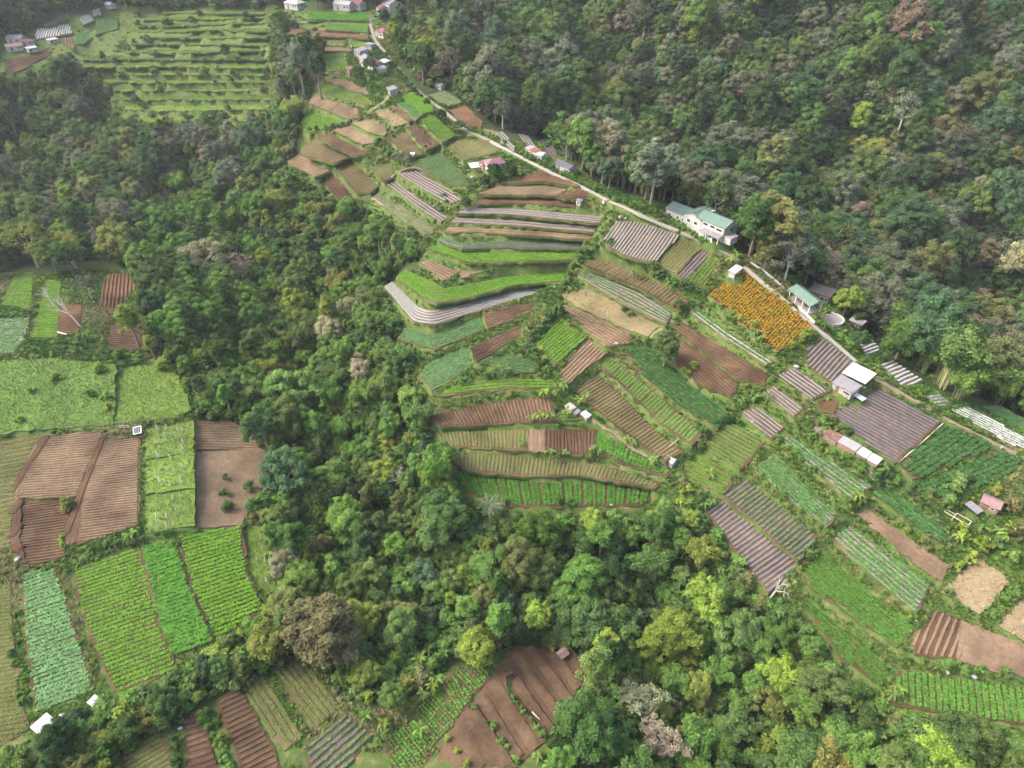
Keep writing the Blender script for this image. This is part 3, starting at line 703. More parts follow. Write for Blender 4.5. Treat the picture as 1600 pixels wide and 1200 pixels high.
F('limegrass', [(231,671),(299,658),(301,705),(230,716)], 'upper stake-filled green plot left of the tan bare field', None, 1, .7)
F('limegrass', [(230,721),(301,710),(302,762),(231,770)], 'middle stake-filled green plot left of the tan bare field', None, 1, .7)
F('limegrass', [(231,775),(302,766),(302,820),(231,831)], 'lowest stake-filled green plot left of the tan bare field', None, 1, .7)
F('plough_tan', [(306,661),(360,658),(399,682),(403,699),(307,702)], 'ridged tan upper end of the bare field beside the gully', [(320,680),(395,682)], 1.5, .7)
F('bare', [(307,706),(405,702),(423,715),(418,745),(395,780),(374,819),(307,824)], 'bare tan field with a few green bushes beside the gully', None, 1, .7)
F('olive', [(-10,915),(15,915),(25,1075),(40,1140),(-10,1172)], 'dull green weedy strip at the lower left edge', [(-10,1000),(25,995)], 1.2, .7)
F('teal', [(40,896),(85,893),(100,935),(120,1000),(145,1074),(61,1108),(48,1025),(39,950)], 'mint green vegetable strip in the lower left', [(50,985),(110,965)], 1.3, .7, seedtone=1.25)
F('limethin', [(117,892),(219,857),(234,925),(249,990),(274,1045),(186,1087),(142,990),(120,915)], 'yellow-lime ribbed field with brown gaps in the lower left', [(130,940),(232,905)], 1.35, .7)
F('green', [(223,858),(271,846),(289,905),(330,1000),(268,1022),(241,940)], 'mixed green strip between two thin brown trenches', [(240,920),(290,903)], 1.3, .7, seedtone=1.1)
F('lime', [(282,840),(374,823),(384,895),(409,950),(338,998),(301,915)], 'brightest lime green ribbed field beside the big olive tree', [(300,890),(388,862)], 1.35, .7)
F('limegrass', [(387,826),(410,822),(434,918),(416,928),(396,900)], 'thin pale strip with white stakes at the gully edge', None, 1, .7)
F('olivethin', [(196,1184),(250,1146),(270,1202),(190,1202)], 'straw-striped olive plot at the bottom left edge', [(200,1192),(255,1160)], 1.2, .7)
F('plough', [(288,1126),(312,1113),(340,1202),(297,1202)], 'narrow brown plot at the bottom edge with two white sacks', [(295,1150),(325,1140)], 1.5, .7)
F('plough', [(341,1096),(374,1076),(400,1120),(438,1202),(383,1202)], 'brown plot with pale stalks at the bottom edge', [(350,1115),(388,1098)], 1.4, .7)
F('olive', [(386,1071),(411,1059),(466,1154),(446,1169),(401,1110)], 'narrow yellow-olive strip at the bottom, second from the large tree', [(395,1065),(455,1162)], 1.3, .7)
F('olive', [(433,1046),(471,1036),(529,1106),(488,1139)], 'square yellow-olive plot below the big olive tree', [(440,1050),(500,1130)], 1.3, .7)
F('mulch_green', [(483,1165),(540,1116),(579,1147),(536,1202),(486,1202)], 'grey plastic plot with green weeds at the bottom edge', [(490,1170),(548,1120)], 1.5, .7)
F('cabbage', [(653,1107),(675,1086),(714,1125),(677,1162)], 'middle block of neat dotted cabbages', [(660,1105),(695,1143)], .95, .7)
F('cabbage', [(691,1070),(705,1056),(734,1092),(715,1119)], 'second block of neat dotted cabbages uphill', [(698,1063),(724,1105)], .95, .7)
F('cabbage', [(711,1051),(749,1041),(764,1060),(737,1087)], 'topmost block of dotted cabbages beside the lime green bush', [(715,1050),(745,1082)], .95, .7)
F('cabbage', [(608,1151),(645,1126),(674,1166),(660,1202),(616,1202)], 'lowest block of dotted cabbages cut by the bottom edge', [(620,1145),(655,1190)], .95, .7)
F('bed', [(791,1027),(806,1011),(890,1021),(921,1048),(856,1154),(800,1090)], 'upper right part of the large dark brown field at the bottom', [(800,1020),(880,1125)], 3.4, .7, widen=.05)
F('bed', [(787,1030),(797,1092),(854,1157),(812,1195),(735,1102),(765,1062)], 'middle strip of the large brown field with hedges at the bottom', [(770,1060),(840,1165)], 3.0, .7, widen=.05)
F('bed', [(732,1105),(808,1199),(780,1202),(664,1202),(700,1150)], 'lowest strip of the large brown field cut by the bottom edge', [(720,1120),(770,1200)], 3.0, .7, widen=.05)
# far left farm
F('white', [(57,61),(60,45),(90,42),(92,56)], 'far-off plot of bright plastic rows beside the top left farmhouse', [(60,58),(64,46)], 1.6, .6)
F('white', [(93,55),(91,41),(107,38),(112,52)], 'far-off plot of plastic rows right of the brightest one', [(96,54),(98,41)], 1.6, .6)
F('silver_green', [(68,40),(82,33),(110,16),(105,31),(90,37),(75,41)], 'grey-green plastic slope above the far-off plastic rows', [(75,37),(108,20)], 1.6, .6)
F('white_green', [(124,30),(140,22),(146,32),(130,38)], 'small striped plot in the middle of the far left farm', [(128,33),(142,27)], 1.5, .6)
F('white_green', [(144,18),(155,14),(158,23),(147,25)], 'uppermost small striped plot of the far left farm', [(146,22),(156,18)], 1.5, .6)
F('teal', [(152,26),(183,16),(184,45),(150,54)], 'mint green plot below the tiny far white shed', [(155,45),(182,36)], 1.6, .6, seedtone=1.2)
F('teal', [(117,57),(150,44),(148,56),(130,68),(118,70)], 'lower mint green tongue of the far left farm', [(120,64),(148,52)], 1.6, .6, seedtone=1.2)
F('seed', [(92,60),(116,53),(116,77),(95,68)], 'dull brown-green rows left of the mint green tongue', [(100,60),(102,72)], 1.6, .6)
F('plough', [(14,92),(45,84),(78,74),(82,82),(55,97),(20,115),(8,110)], 'brown field below the top left farmhouse', [(15,105),(75,80)], 2.2, .6, seedtone=1)
# grassy steps of the hill at the upper left
_steps = [(190,176,150,425),(172,160,150,428),(156,146,175,430),(142,133,150,430),(129,121,140,430),(117,109,150,430),(105,97,135,432),(93,85,130,430),(81,74,150,425),(70,63,175,428),(59,53,190,430),(49,43,200,428),(39,34,215,425),(30,25,230,422),(21,16,240,420)]
_ord = ['lowest', 'second lowest', 'third lowest', 'fourth lowest', 'fifth lowest', 'sixth lowest', 'seventh lowest', 'middle', 'seventh highest', 'sixth highest', 'fifth highest', 'fourth highest', 'third highest', 'second highest', 'highest']
for _i, (_b, _t, _x0, _x1) in enumerate(_steps):
    _n = 6
    _xs = np.linspace(_x0 + RNG.uniform(-8, 50), _x1 - RNG.uniform(-4, 22), _n)
    _wv = np.cumsum(RNG.normal(0, 1.0, _n)); _wv = np.clip(_wv - _wv.mean(), -3, 3)
    F(['limegrass', 'limegrass', 'grass', 'limegrass', 'limegrass'][_i % 5], ([(x, _b + w) for x, w in zip(_xs, _wv)], [(x, _t + 1 + w) for x, w in zip(_xs, _wv)]),
      _ord[_i] + ' grassy step of the terraced hill at the upper left', keep=.62, widen=0, organic=.45)
# ------------------------------------------------------------------ roads and footpaths
ROADS = [
 ('ridge_road', [(552,19),(570,20),(577,30),(580,45),(585,60),(592,72),(602,82),(612,95),(622,106),(632,118),(642,130),(650,140),(662,150),(675,160),(687,169),(702,180),(712,190),(722,200),(735,207),(752,214),(764,219)], 1.35, 'lane'),
 ('concrete_road', [(766,220),(782,229),(800,238),(818,248),(838,259),(850,265),(870,274),(890,283),(910,293),(930,303),(950,314)], 1.25, 'concrete'),
 ('villa_lane', [(952,315),(968,321),(985,329),(1005,338),(1030,350),(1060,361)], 1.25, 'concrete'),
 ('garden_lane', [(1064,363),(1085,373),(1110,384),(1135,395),(1155,409)], 1.2, 'lane'),
 ('marigold_path', [(1163,417),(1190,440),(1220,465),(1250,491),(1264,503),(1280,517),(1300,532),(1320,550),(1337,566)], 1.1, 'concrete'),
 ('ridge_footpath', [(1368,594),(1390,605),(1420,622),(1450,638),(1475,653),(1500,666),(1530,681),(1560,697),(1605,718)], 1.0, 'earth'),
 ('terrace_footpath', [(578,174),(590,167),(603,158),(607,150)], 0.9, 'lane'),
 ('terrace_footpath', [(925,655),(960,680),(990,702),(1020,720),(1045,733)], 0.7, 'earth'),
 ('terrace_footpath', [(1005,535),(1020,525),(1035,512),(1050,500)], 1.0, 'earth'),
 ('terrace_footpath', [(650,262),(626,268),(600,282)], 0.8, 'earth'),
]
road_xyz = []
for nm, px, w, kind in ROADS:
    P = at_smooth([p[0] for p in px], [p[1] for p in px])
    q = densify(P[:, :2], 1.2, 0, False)
    for _ in range(4): q[1:-1] = 0.25 * q[:-2] + 0.5 * q[1:-1] + 0.25 * q[2:]
    z = smooth_z(q[:, 0], q[:, 1])
    for _ in range(6): z[1:-1] = 0.25 * z[:-2] + 0.5 * z[1:-1] + 0.25 * z[2:]
    road_xyz.append(np.column_stack([q, z]))

# ------------------------------------------------------------------ building plots: level ground (pixel of the middle, half size in metres)
PADS = []      # (x, y, radius, z)

# ------------------------------------------------------------------ terrain
def axis(lo, a, b, hi, fine, coarse):
    return np.concatenate([np.arange(lo, a, coarse), np.arange(a, b, fine), np.arange(b, hi + coarse, coarse)])
GX = axis(-416, -196, 224, 416, 0.8, 4.0)
GY = axis(-56, 58, 345, 586, 0.8, 4.0)
MX, MY = np.meshgrid(GX, GY)
GZ0 = lattice(LZ, MX, MY)
# gentle natural unevenness away from the plots
GZ0 = GZ0 + 0.35 * np.sin(MX / 7.3 + 1.7 * np.sin(MY / 11.0)) * np.sin(MY / 8.1) + 0.15 * np.sin(MX / 2.9 + MY / 3.7)
DZ = np.zeros_like(GZ0)
OWN = np.zeros(GZ0.shape, np.int8)     # 1 = field, 2 = road, 3 = building plot
def stamp(poly, zfun, code, pad=0.0):
    lo, hi = poly.min(0) - pad, poly.max(0) + pad
    i0, i1 = np.searchsorted(GX, [lo[0], hi[0]]); j0, j1 = np.searchsorted(GY, [lo[1], hi[1]])
    if i1 <= i0 or j1 <= j0: return
    sx, sy = MX[j0:j1, i0:i1], MY[j0:j1, i0:i1]
    m = in_poly(np.stack([sx, sy], -1), poly)
    DZ[j0:j1, i0:i1][m] = (zfun(sx, sy) - GZ0[j0:j1, i0:i1])[m]
    OWN[j0:j1, i0:i1][m] = code
for P, (nm, px, w, kind) in zip(road_xyz, ROADS):
    for a, b in zip(P[:-1], P[1:]):
        d = b[:2] - a[:2]; L = np.linalg.norm(d) + 1e-9; d /= L; n = np.array([-d[1], d[0]]) * (w / 2 + 0.5)
        quad = np.array([a[:2] - n - d * .5, b[:2] - n + d * .5, b[:2] + n + d * .5, a[:2] + n - d * .5])
        stamp(quad, lambda x, y, a=a, b=b: 0 * x + (a[2] + b[2]) / 2 - 0.10, 2)
for poly, pl in FIELDS:
    stamp(poly, lambda x, y, pl=pl: pl[0] + pl[1] * x + pl[2] * y - 0.12, 1)
# ------------------------------------------------------------------ buildings: where they stand (middle of the base and a point along the long side, in pixels), sizes in metres
# name, base pixel, axis pixel, length, width, wall height, roof kind, roof material, wall material, label
HOUSES = [
 ('village_house', (462,13), (478,15), 9, 6, 2.8, 'hip', 'tin_white', 'wall_white', 'white-roofed village house at the top, leftmost of the village'),
 ('village_house', (538,15), (552,16), 9, 5, 2.8, 'gable', 'tin_pale', 'wall_white', 'pale-roofed white house at the top of the village terraces'),
 ('village_house', (560,14), (570,15), 6, 5, 2.8, 'gable', 'tile_maroon', 'wall_white', 'maroon-roofed white house where the village road begins'),
 ('village_house', (614,16), (624,20), 8, 7, 3.2, 'gable', 'tin_grey', 'wall_white', 'grey gable-roofed house right of the dark tree at the top'),
 ('village_house', (599,21), (606,25), 5, 5, 2.6, 'gable', 'tile_maroon', 'wall_white', 'small maroon-roofed house in front of the grey gable house'),
 ('village_house', (600,58), (608,60), 6, 5, 2.6, 'hip', 'tile_maroon', 'wall_white', 'maroon-roofed white house right of the village road'),
 ('farm_shed', (565,87), (573,90), 5, 4, 2.2, 'mono', 'tin_grey', 'wall_grey', 'grey-roofed shed above the red and grey roadside house'),
 ('roadside_house', (574,101), (582,107), 5.5, 5, 2.5, 'gable', 'tin_grey', 'wall_grey', 'grey-roofed half of the roadside house below the shed'),
 ('roadside_house', (584,106), (590,108), 6, 5, 2.5, 'hip', 'tile_maroon', 'wall_white', 'maroon hip-roofed roadside house with a white wall'),
 ('carport', (601,104), (607,106), 4.5, 3, 2.0, 'mono', 'tin_white', None, 'white flat carport roof on posts beside the roadside house'),
 ('garden_hut', (549,116), (554,118), 3.5, 3, 2.2, 'gable', 'tile_maroon', 'wall_brown', 'small maroon hut among the trees below the green grass plot'),
 ('garden_hut', (579,76), (584,77), 4, 2.5, 2.0, 'flat', 'tin_grey', 'wall_grey', 'small grey concrete block beside the village road'),
 ('farm_shed', (597,114), (602,117), 4, 3, 1.8, 'mono', 'tin_grey', 'wall_grey', 'low grey shed below the white carport'),
 ('farm_shed', (613,146), (617,149), 4, 3, 1.8, 'mono', 'tin_grey', 'wall_grey', 'grey shack at the fork of the ridge road'),
 ('garden_hut', (643,72), (648,73), 3.2, 3, 2, 'gable', 'tin_white', 'wall_white', 'tiny white hut among trees right of the village road'),
 ('garden_hut', (663,77), (668,78), 3.2, 3, 2, 'gable', 'tin_pale', 'wall_white', 'second tiny white hut deeper in the village trees'),
 ('garden_hut', (687,139), (692,140), 3, 2, 1.6, 'mono', 'tin_pale', 'wall_white', 'tiny white shed on the pale lawn beyond the ridge road'),
 ('farm_shed', (744,268), (751,267), 4, 3, 2.0, 'mono', 'tin_white', None, 'white-roofed open porch left of the purple-roofed house'),
 ('farm_shed', (757,264), (761,263), 2.6, 3, 2.4, 'flat', 'tin_rust', 'wall_brown', 'brown block between the white porch and purple-roofed house'),
 ('purple_roofed_house', (773,264), (780,263), 6, 4.5, 2.6, 'hip', 'tile_purple', 'wall_white', 'purple-roofed white farmhouse beside the dark trees'),
 ('roadside_hut', (829,240), (834,242), 3, 2.5, 1.8, 'mono', 'tin_pale', 'wall_grey', 'pale-roofed end of the roadside hut row'),
 ('roadside_hut', (836,244), (841,246), 3, 2.5, 1.9, 'mono', 'tile_red', 'wall_grey', 'red-roofed middle of the roadside hut row'),
 ('roadside_hut', (843,249), (848,250), 3, 2.4, 1.7, 'mono', 'tin_white', 'wall_white', 'white-roofed lower end of the roadside hut row'),
 ('black_roofed_shed', (884,266), (893,270), 7, 3.4, 1.9, 'gable', 'tin_black', 'wall_grey', 'black-roofed shed beyond the concrete road'),
 ('grey_roofed_hut', (1281,466), (1292,470), 6, 4, 2.4, 'mono', 'shingle_grey', 'wall_brown', 'grey-brown shingle-roofed hut in trees right of the pavilion'),
 ('grey_roofed_hut', (1331,497), (1344,501), 6.4, 4.2, 2.4, 'mono', 'shingle_grey', 'wall_brown', 'second shingle-roofed hut beyond the curved patio'),
 ('grey_roofed_hut', (1337,510), (1344,513), 3.4, 2.2, 1.8, 'mono', 'shingle_pale', 'wall_brown', 'small pale-roofed annex below the second shingle hut'),
 ('tarpaulin_shelter', (1338,595), (1350,601), 5.4, 4.3, 2.0, 'mono', 'sheet', None, 'bright white tarpaulin roof above the big plastic square'),
 ('farm_shed', (1319,611), (1328,616), 5.0, 3.4, 1.9, 'mono', 'tin_grey', 'wall_grey', 'grey tin shed left of the white tarpaulin roof'),
 ('market_table', (1341,624), (1346,627), 2.6, 1.3, 0.8, 'flat', 'sheet', None, 'small white covered table beside the big plastic square'),
 ('small_shed', (1363,742), (1367,745), 2.4, 2.0, 1.7, 'mono', 'tin_grey', 'wall_grey', 'small dark grey shed at the end of the long rusty shed'),
 ('rusty_hut', (1545,791), (1552,794), 3.4, 3.0, 1.7, 'gable', 'tin_pink', 'wall_brown', 'small rusty pink-roofed hut below the bushy dark plot'),
 ('lean_to', (1518,799), (1523,803), 3.0, 1.6, 1.2, 'mono', 'tin_grey', None, 'low grey lean-to roof left of the rusty pink hut'),
 ('white_shed', (891,640), (895,643), 2.2, 1.6, .9, 'mono', 'tin_pale', 'wall_grey', 'upper left of three little white sheds on the central terraces'),
 ('white_shed', (899,646), (903,649), 1.8, 1.5, .8, 'mono', 'tin_grey', 'wall_grey', 'middle of three little white sheds on the central terraces'),
 ('white_shed', (915,652), (919,655), 2.2, 1.5, .9, 'mono', 'tin_white', 'wall_grey', 'lower right of three little white sheds on the central terraces'),
 ('tiny_hut', (1047,724), (1052,727), 2.2, 1.9, 1.5, 'gable', 'tin_white', 'wall_grey', 'tiny white hut at the lower end of the pale path'),
 ('farmhouse', (27,66), (36,66), 7, 4, 2.2, 'gable', 'tin_grey', 'wall_white', 'grey-roofed farmhouse of the top left farm'),
 ('farmhouse', (43,71), (51,70), 6, 4, 2.0, 'hip', 'tile_maroon', 'wall_white', 'maroon-roofed farmhouse right of the grey one at top left'),
 ('farmhouse', (24,78), (32,77), 6.4, 3.6, 2.0, 'gable', 'tin_pink', 'wall_white', 'faded pink-roofed farmhouse below the grey one at top left'),
 ('farm_shed', (51,80), (57,79), 4, 2.4, 1.5, 'mono', 'tin_white', 'wall_white', 'low white shed below the maroon farmhouse at top left'),
 ('farm_shed', (83,66), (88,65), 4.4, 2.2, 1.3, 'mono', 'tin_white', 'wall_white', 'small white shed below the far bright plastic rows'),
 ('farm_shed', (173,12), (178,13), 5, 3, 1.8, 'gable', 'tin_white', 'wall_white', 'tiny far white shed above the mint green plot'),
 ('white_shelter', (75,1140), (86,1130), 2.7, 2.4, 1.7, 'mono', 'tin_white', None, 'white tin shelter on posts in the lower left corner'),
 ('white_shed', (152,1102), (158,1096), 1.4, 1.2, 1.6, 'mono', 'tin_white', 'wall_white', 'small upright white shed below the yellow-lime field'),
 ('field_hut', (879,1026), (884,1022), 1.9, 1.7, 1.5, 'gable', 'tin_pink', 'wall_brown', 'little pinkish hut at the top of the big brown bottom field'),
 ('white_shed', (1148,428), (1158,420), 4.4, 1.7, 1.4, 'mono', 'tin_white', 'wall_white', 'low white shed at the top corner of the marigold field'),
 ('pump_box', (905,319), (908,320), 1.6, 1.2, 1.3, 'flat', 'tin_grey', 'wall_grey', 'concrete pump box at the right end of the brown terraces'),
]
def spot(px): return at_smooth(px[0], px[1])[0]
HPOS = []
for h in HOUSES:
    p = spot(h[1]); q = hit_plane_z(h[2][0], h[2][1], p[2]); c = hit_plane_z(h[1][0], h[1][1], p[2])
    HPOS.append((p[0], p[1], p[2], math.atan2(q[1] - c[1], q[0] - c[0])))
    PADS.append((p[0], p[1], max(h[3], h[4]) * .56, p[2] - .05))
VILLA = spot((1091, 353)); _q = hit_plane_z(1141, 374, VILLA[2]) - hit_plane_z(1091, 353, VILLA[2]); VILLA_A = math.atan2(_q[1], _q[0])
PAV = spot((1256, 476)); _q = hit_plane_z(1276, 492, PAV[2]) - hit_plane_z(1256, 476, PAV[2]); PAV_A = math.atan2(_q[1], _q[0])
PATIO = spot((1297, 500))
LSHED = spot((1322, 700)); _q = hit_plane_z(1362, 722, LSHED[2]) - hit_plane_z(1322, 700, LSHED[2]); LSHED_A = math.atan2(_q[1], _q[0])
PADS += [(VILLA[0] + k * math.cos(VILLA_A), VILLA[1] + k * math.sin(VILLA_A), 5.5, VILLA[2] - .05) for k in (-7, 0, 7)]
PADS += [(PAV[0] + k * math.cos(PAV_A), PAV[1] + k * math.sin(PAV_A), 3.0, PAV[2] - .05) for k in (-3, 0, 3)]
PADS += [(PATIO[0], PATIO[1], 3.8, PATIO[2] - .1)]
PADS += [(LSHED[0] + k * math.cos(LSHED_A), LSHED[1] + k * math.sin(LSHED_A), 2.2, LSHED[2] - .05) for k in (-5.5, -2, 2, 5.5)]
for cx, cy, r, z in PADS:
    a = np.linspace(0, 2 * math.pi, 13)[:-1]
    stamp(np.column_stack([cx + r * np.cos(a), cy + r * np.sin(a)]), lambda x, y, z=z: 0 * x + z, 3)
fixed = OWN > 0
for it in range(16):
    A = DZ.copy()
    A[1:-1, 1:-1] = (DZ[:-2, 1:-1] + DZ[2:, 1:-1] + DZ[1:-1, :-2] + DZ[1:-1, 2:]) * 0.25 * 0.97
    DZ = np.where(fixed, DZ, A)
GZ = GZ0 + DZ
def ground(x, y):
    x = np.clip(np.asarray(x, float), GX[0], GX[-1] - 0.01); y = np.clip(np.asarray(y, float), GY[0], GY[-1] - 0.01)
    i = np.clip(np.searchsorted(GX, x, 'right') - 1, 0, len(GX) - 2); j = np.clip(np.searchsorted(GY, y, 'right') - 1, 0, len(GY) - 2)
    a = (x - GX[i]) / (GX[i + 1] - GX[i]); b = (y - GY[j]) / (GY[j + 1] - GY[j])
    return GZ[j, i] * (1 - a) * (1 - b) + GZ[j, i + 1] * a * (1 - b) + GZ[j + 1, i] * (1 - a) * b + GZ[j + 1, i + 1] * a * b
def owner(x, y):
    i = np.clip(np.searchsorted(GX, x), 0, len(GX) - 1); j = np.clip(np.searchsorted(GY, y), 0, len(GY) - 1)
    return OWN[j, i]
def at(u, v, h=0.0):
    """where the sight line of a pixel meets the land raised by h (scalar or list)"""
    d = ray(np.atleast_1d(u), np.atleast_1d(v))
    ts = np.arange(85, 520, 0.4)
    P = d[:, None, :] * ts[None, :, None]
    below = (P[..., 2] + CAMZ) < ground(P[..., 0], P[..., 1]) + h
    k = np.where(below.any(1), below.argmax(1), len(ts) - 1)
    X = d * ts[k][:, None]
    X[:, 2] = ground(X[:, 0], X[:, 1])
    return X if np.ndim(u) else X[0]

# woods, as the photograph shows them (outlines in pixels, tested on the crowns)
Z_SLOPE = [(655,-200),(1900,-200),(1900,720),(1605,640),(1560,622),(1480,592),(1400,548),(1345,500),(1300,440),(1215,392),(1150,362),(1142,325),(1085,304),(1045,300),(1000,288),(930,262),(890,222),(840,205),(790,196),(735,160),(712,138),(690,110),(690,60)]
Z_GULLY = [(430,262),(500,300),(560,320),(640,368),(655,395),(604,432),(618,505),(645,585),(655,640),(680,672),(695,735),(722,778),(790,806),(900,805),(1015,800),(1045,770),(1066,750),(1100,772),(1100,805),(1145,868),(1200,935),(1245,950),(1300,1030),(1370,1082),(1450,1125),(1620,1150),(1640,1260),(880,1260),(862,1165),(930,1060),(905,1012),(800,995),(700,1025),(665,1070),(600,1090),(545,1085),(480,1020),(425,975),(440,920),(400,830),(395,790),(428,740),(405,670),(310,648),(280,570),(232,545),(232,440),(225,415),(150,400),(230,330),(330,260)]
Z_LEFT = [(-200,130),(10,125),(60,112),(85,90),(120,85),(140,130),(140,170),(200,192),(300,205),(420,205),(435,150),(432,90),(420,60),(425,25),(450,20),(465,50),(498,60),(500,110),(485,145),(465,180),(462,205),(468,230),(445,250),(430,262),(330,260),(230,330),(150,400),(60,408),(-200,420)]
Z_BACK = [(-250,-200),(650,-200),(650,-2),(440,-2),(420,12),(235,10),(170,2),(125,5),(60,32),(52,48),(10,52),(-10,80),(-200,120)]
Z_VILL = [(605,30),(655,25),(700,110),(712,138),(690,138),(660,128),(640,105),(622,85)]
Z_CORNER = [(-60,1165),(60,1165),(110,1120),(150,1085),(200,1090),(290,1050),(350,1000),(410,955),(440,930),(470,985),(440,1030),(380,1060),(300,1105),(240,1140),(180,1180),(150,1260),(-60,1260)]
WOODS = [Z_SLOPE, Z_GULLY, Z_LEFT, Z_BACK, Z_VILL, Z_CORNER]
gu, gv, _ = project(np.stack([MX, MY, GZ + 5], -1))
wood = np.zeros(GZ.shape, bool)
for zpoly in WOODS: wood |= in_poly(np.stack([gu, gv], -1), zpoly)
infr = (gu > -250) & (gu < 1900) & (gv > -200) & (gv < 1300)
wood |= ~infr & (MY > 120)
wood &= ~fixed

def ground_material():
    m, nt, out = new_mat('hillside')
    P = wpos(nt)
    n1, n2, n3 = noise(nt, 0.08, 4, 0.6, P), noise(nt, 0.6, 4, 0.65, P), noise(nt, 5.0, 3, 0.7, P)
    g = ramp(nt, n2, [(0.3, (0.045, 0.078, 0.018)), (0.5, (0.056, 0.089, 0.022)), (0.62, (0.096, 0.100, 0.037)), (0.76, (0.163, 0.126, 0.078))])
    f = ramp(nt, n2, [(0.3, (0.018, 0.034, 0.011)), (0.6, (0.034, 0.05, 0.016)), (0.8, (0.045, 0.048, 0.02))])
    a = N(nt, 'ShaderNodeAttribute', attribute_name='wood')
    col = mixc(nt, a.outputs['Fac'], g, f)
    col = mulc(nt, col, mapr(nt, n3, 0.3, 0.7, 0.7, 1.3))
    finish(nt, out, col, 0.95, 0.1, n3, 0.6, 0.15)
    return m
nx, ny = len(GX), len(GY)
# beyond the modelled land the sheet runs on to the horizon
GXe, GYe, GZe, We = GX.copy(), GY.copy(), GZ, wood
ring = 4000.0
GXe = np.concatenate([[GX[0] - ring], GX, [GX[-1] + ring]]); GYe = np.concatenate([[GY[0] - ring], GY, [GY[-1] + ring]])
GZe = np.pad(GZ, 1, mode='edge'); We = np.pad(wood, 1, mode='edge')
ex, ey = np.meshgrid(GXe, GYe)
tm = bpy.data.meshes.new('hillside')
V = np.stack([ex, ey, GZe], -1).reshape(-1, 3).astype(np.float32)
w_ = len(GXe); h_ = len(GYe)
idx = np.arange(w_ * h_).reshape(h_, w_)
Q = np.stack([idx[:-1, :-1], idx[:-1, 1:], idx[1:, 1:], idx[1:, :-1]], -1).reshape(-1, 4)
tm.vertices.add(len(V)); tm.vertices.foreach_set('co', V.ravel())
tm.loops.add(Q.size); tm.loops.foreach_set('vertex_index', Q.ravel().astype(np.int32))
tm.polygons.add(len(Q)); tm.polygons.foreach_set('loop_start', np.arange(0, Q.size, 4, dtype=np.int32))
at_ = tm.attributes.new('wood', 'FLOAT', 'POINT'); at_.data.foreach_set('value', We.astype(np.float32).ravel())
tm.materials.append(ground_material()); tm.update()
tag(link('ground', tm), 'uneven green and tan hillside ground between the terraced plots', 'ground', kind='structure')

# ------------------------------------------------------------------ roads
RM = {'concrete': plain('road_concrete', (0.205, 0.193, 0.175), 0.85, 0.2, 0.15, 1.2, dirt=(0.20, 0.17, 0.13), bump=0.2), 'lane': plain('road_worn', (0.145, 0.134, 0.11), 0.9, 0.2, 0.2, 1.0, dirt=(0.24, 0.2, 0.13), bump=0.3),
      'earth': soil_mat('path_earth', (0.16, 0.125, 0.085), 0.25, (0.08, 0.1, 0.035))}
for P, (nm, px, w, kind) in zip(road_xyz, ROADS):
    d = np.gradient(P[:, :2], axis=0); d /= np.linalg.norm(d, axis=1, keepdims=True) + 1e-9
    n = np.column_stack([-d[:, 1], d[:, 0]])
    rag = 0.25 if kind == 'earth' else 0.06
    mb = MB(); k = len(P); vs = []
    for off, dz in ((-.5, -.5), (-.5, .04), (0, .08), (.5, .04), (.5, -.5)):
        q = P.copy(); q[:, :2] += n * (off * w + (RNG.normal(0, rag, (k, 1)) if off else 0)); q[:, 2] += dz
        vs += [tuple(p) for p in q]
    fs = [(r * k + i, r * k + i + 1, (r + 1) * k + i + 1, (r + 1) * k + i) for r in range(4) for i in range(k - 1)]
    fs = [f[::-1] for f in fs]
    mb.add(vs, fs)
    o = mb.build(nm, RM[kind])
    tag(o, kind='structure')

# ------------------------------------------------------------------ plant models
CUBE = []
for ax in range(3):
    for sg in (-1, 1):
        for a0 in (-1, 0):
            for b0 in (-1, 0):
                q = []
                for a, b in ((a0, b0), (a0 + 1, b0), (a0 + 1, b0 + 1), (a0, b0 + 1)):
                    p = np.zeros(3); p[ax] = sg; p[(ax + 1) % 3] = a * sg; p[(ax + 2) % 3] = b
                    q.append(p / np.linalg.norm(p))
                CUBE.append(q)
CUBE = np.array(CUBE)
def leaf_quads(P, nrm, size, rng, aspect=0.55):
    n = len(P)
    r = rng.normal(0, 1, (n, 3))
    t = np.cross(nrm, r); t /= np.linalg.norm(t, axis=1, keepdims=True) + 1e-9
    b = np.cross(nrm, t)
    s = (size * rng.uniform(0.5, 1.6, n))[:, None]
    return np.stack([P - t * s * 0.55, P + b * s * aspect * 0.5, P + t * s * 0.55, P - b * s * aspect * 0.5], 1)
def crown_from_clumps(C, R, rng, per_area, leaf, squash=0.8, droop=0.0, core=0.78, tvar=0.13):
    Vs, Ts = [], []
    for c, r in zip(C, R):
        n = int(per_area * 4 * math.pi * r * r * 0.75)
        d = rng.normal(0, 1, (n, 3)); d /= np.linalg.norm(d, axis=1, keepdims=True)
        low = d[:, 2] < -0.45
        d[low, 2] *= -1
        rad = r * (1 + rng.normal(0, 0.13, n))
        P = c + d * rad[:, None] * np.array([1, 1, squash])
        nn = d * 0.9 + rng.normal(0, 0.55, (n, 3)) + np.array([0, 0, 0.7]); nn /= np.linalg.norm(nn, axis=1, keepdims=True)
        Vs.append(leaf_quads(P, nn, leaf, rng))
        ct = 1 + rng.normal(0, tvar)
        Ts.append(np.clip(ct * rng.uniform(0.82, 1.2, n), 0.35, 1.9))
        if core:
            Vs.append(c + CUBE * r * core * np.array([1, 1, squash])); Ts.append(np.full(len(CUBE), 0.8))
    return np.concatenate(Vs), np.concatenate(Ts)
BARK = plain('bark', (0.16, 0.135, 0.105), 0.95, 0.1, 0.3, 2.0, bump=0.4)
BARK_PALE = plain('bark_pale', (0.30, 0.28, 0.245), 0.9, 0.1, 0.25, 2.0, bump=0.3)
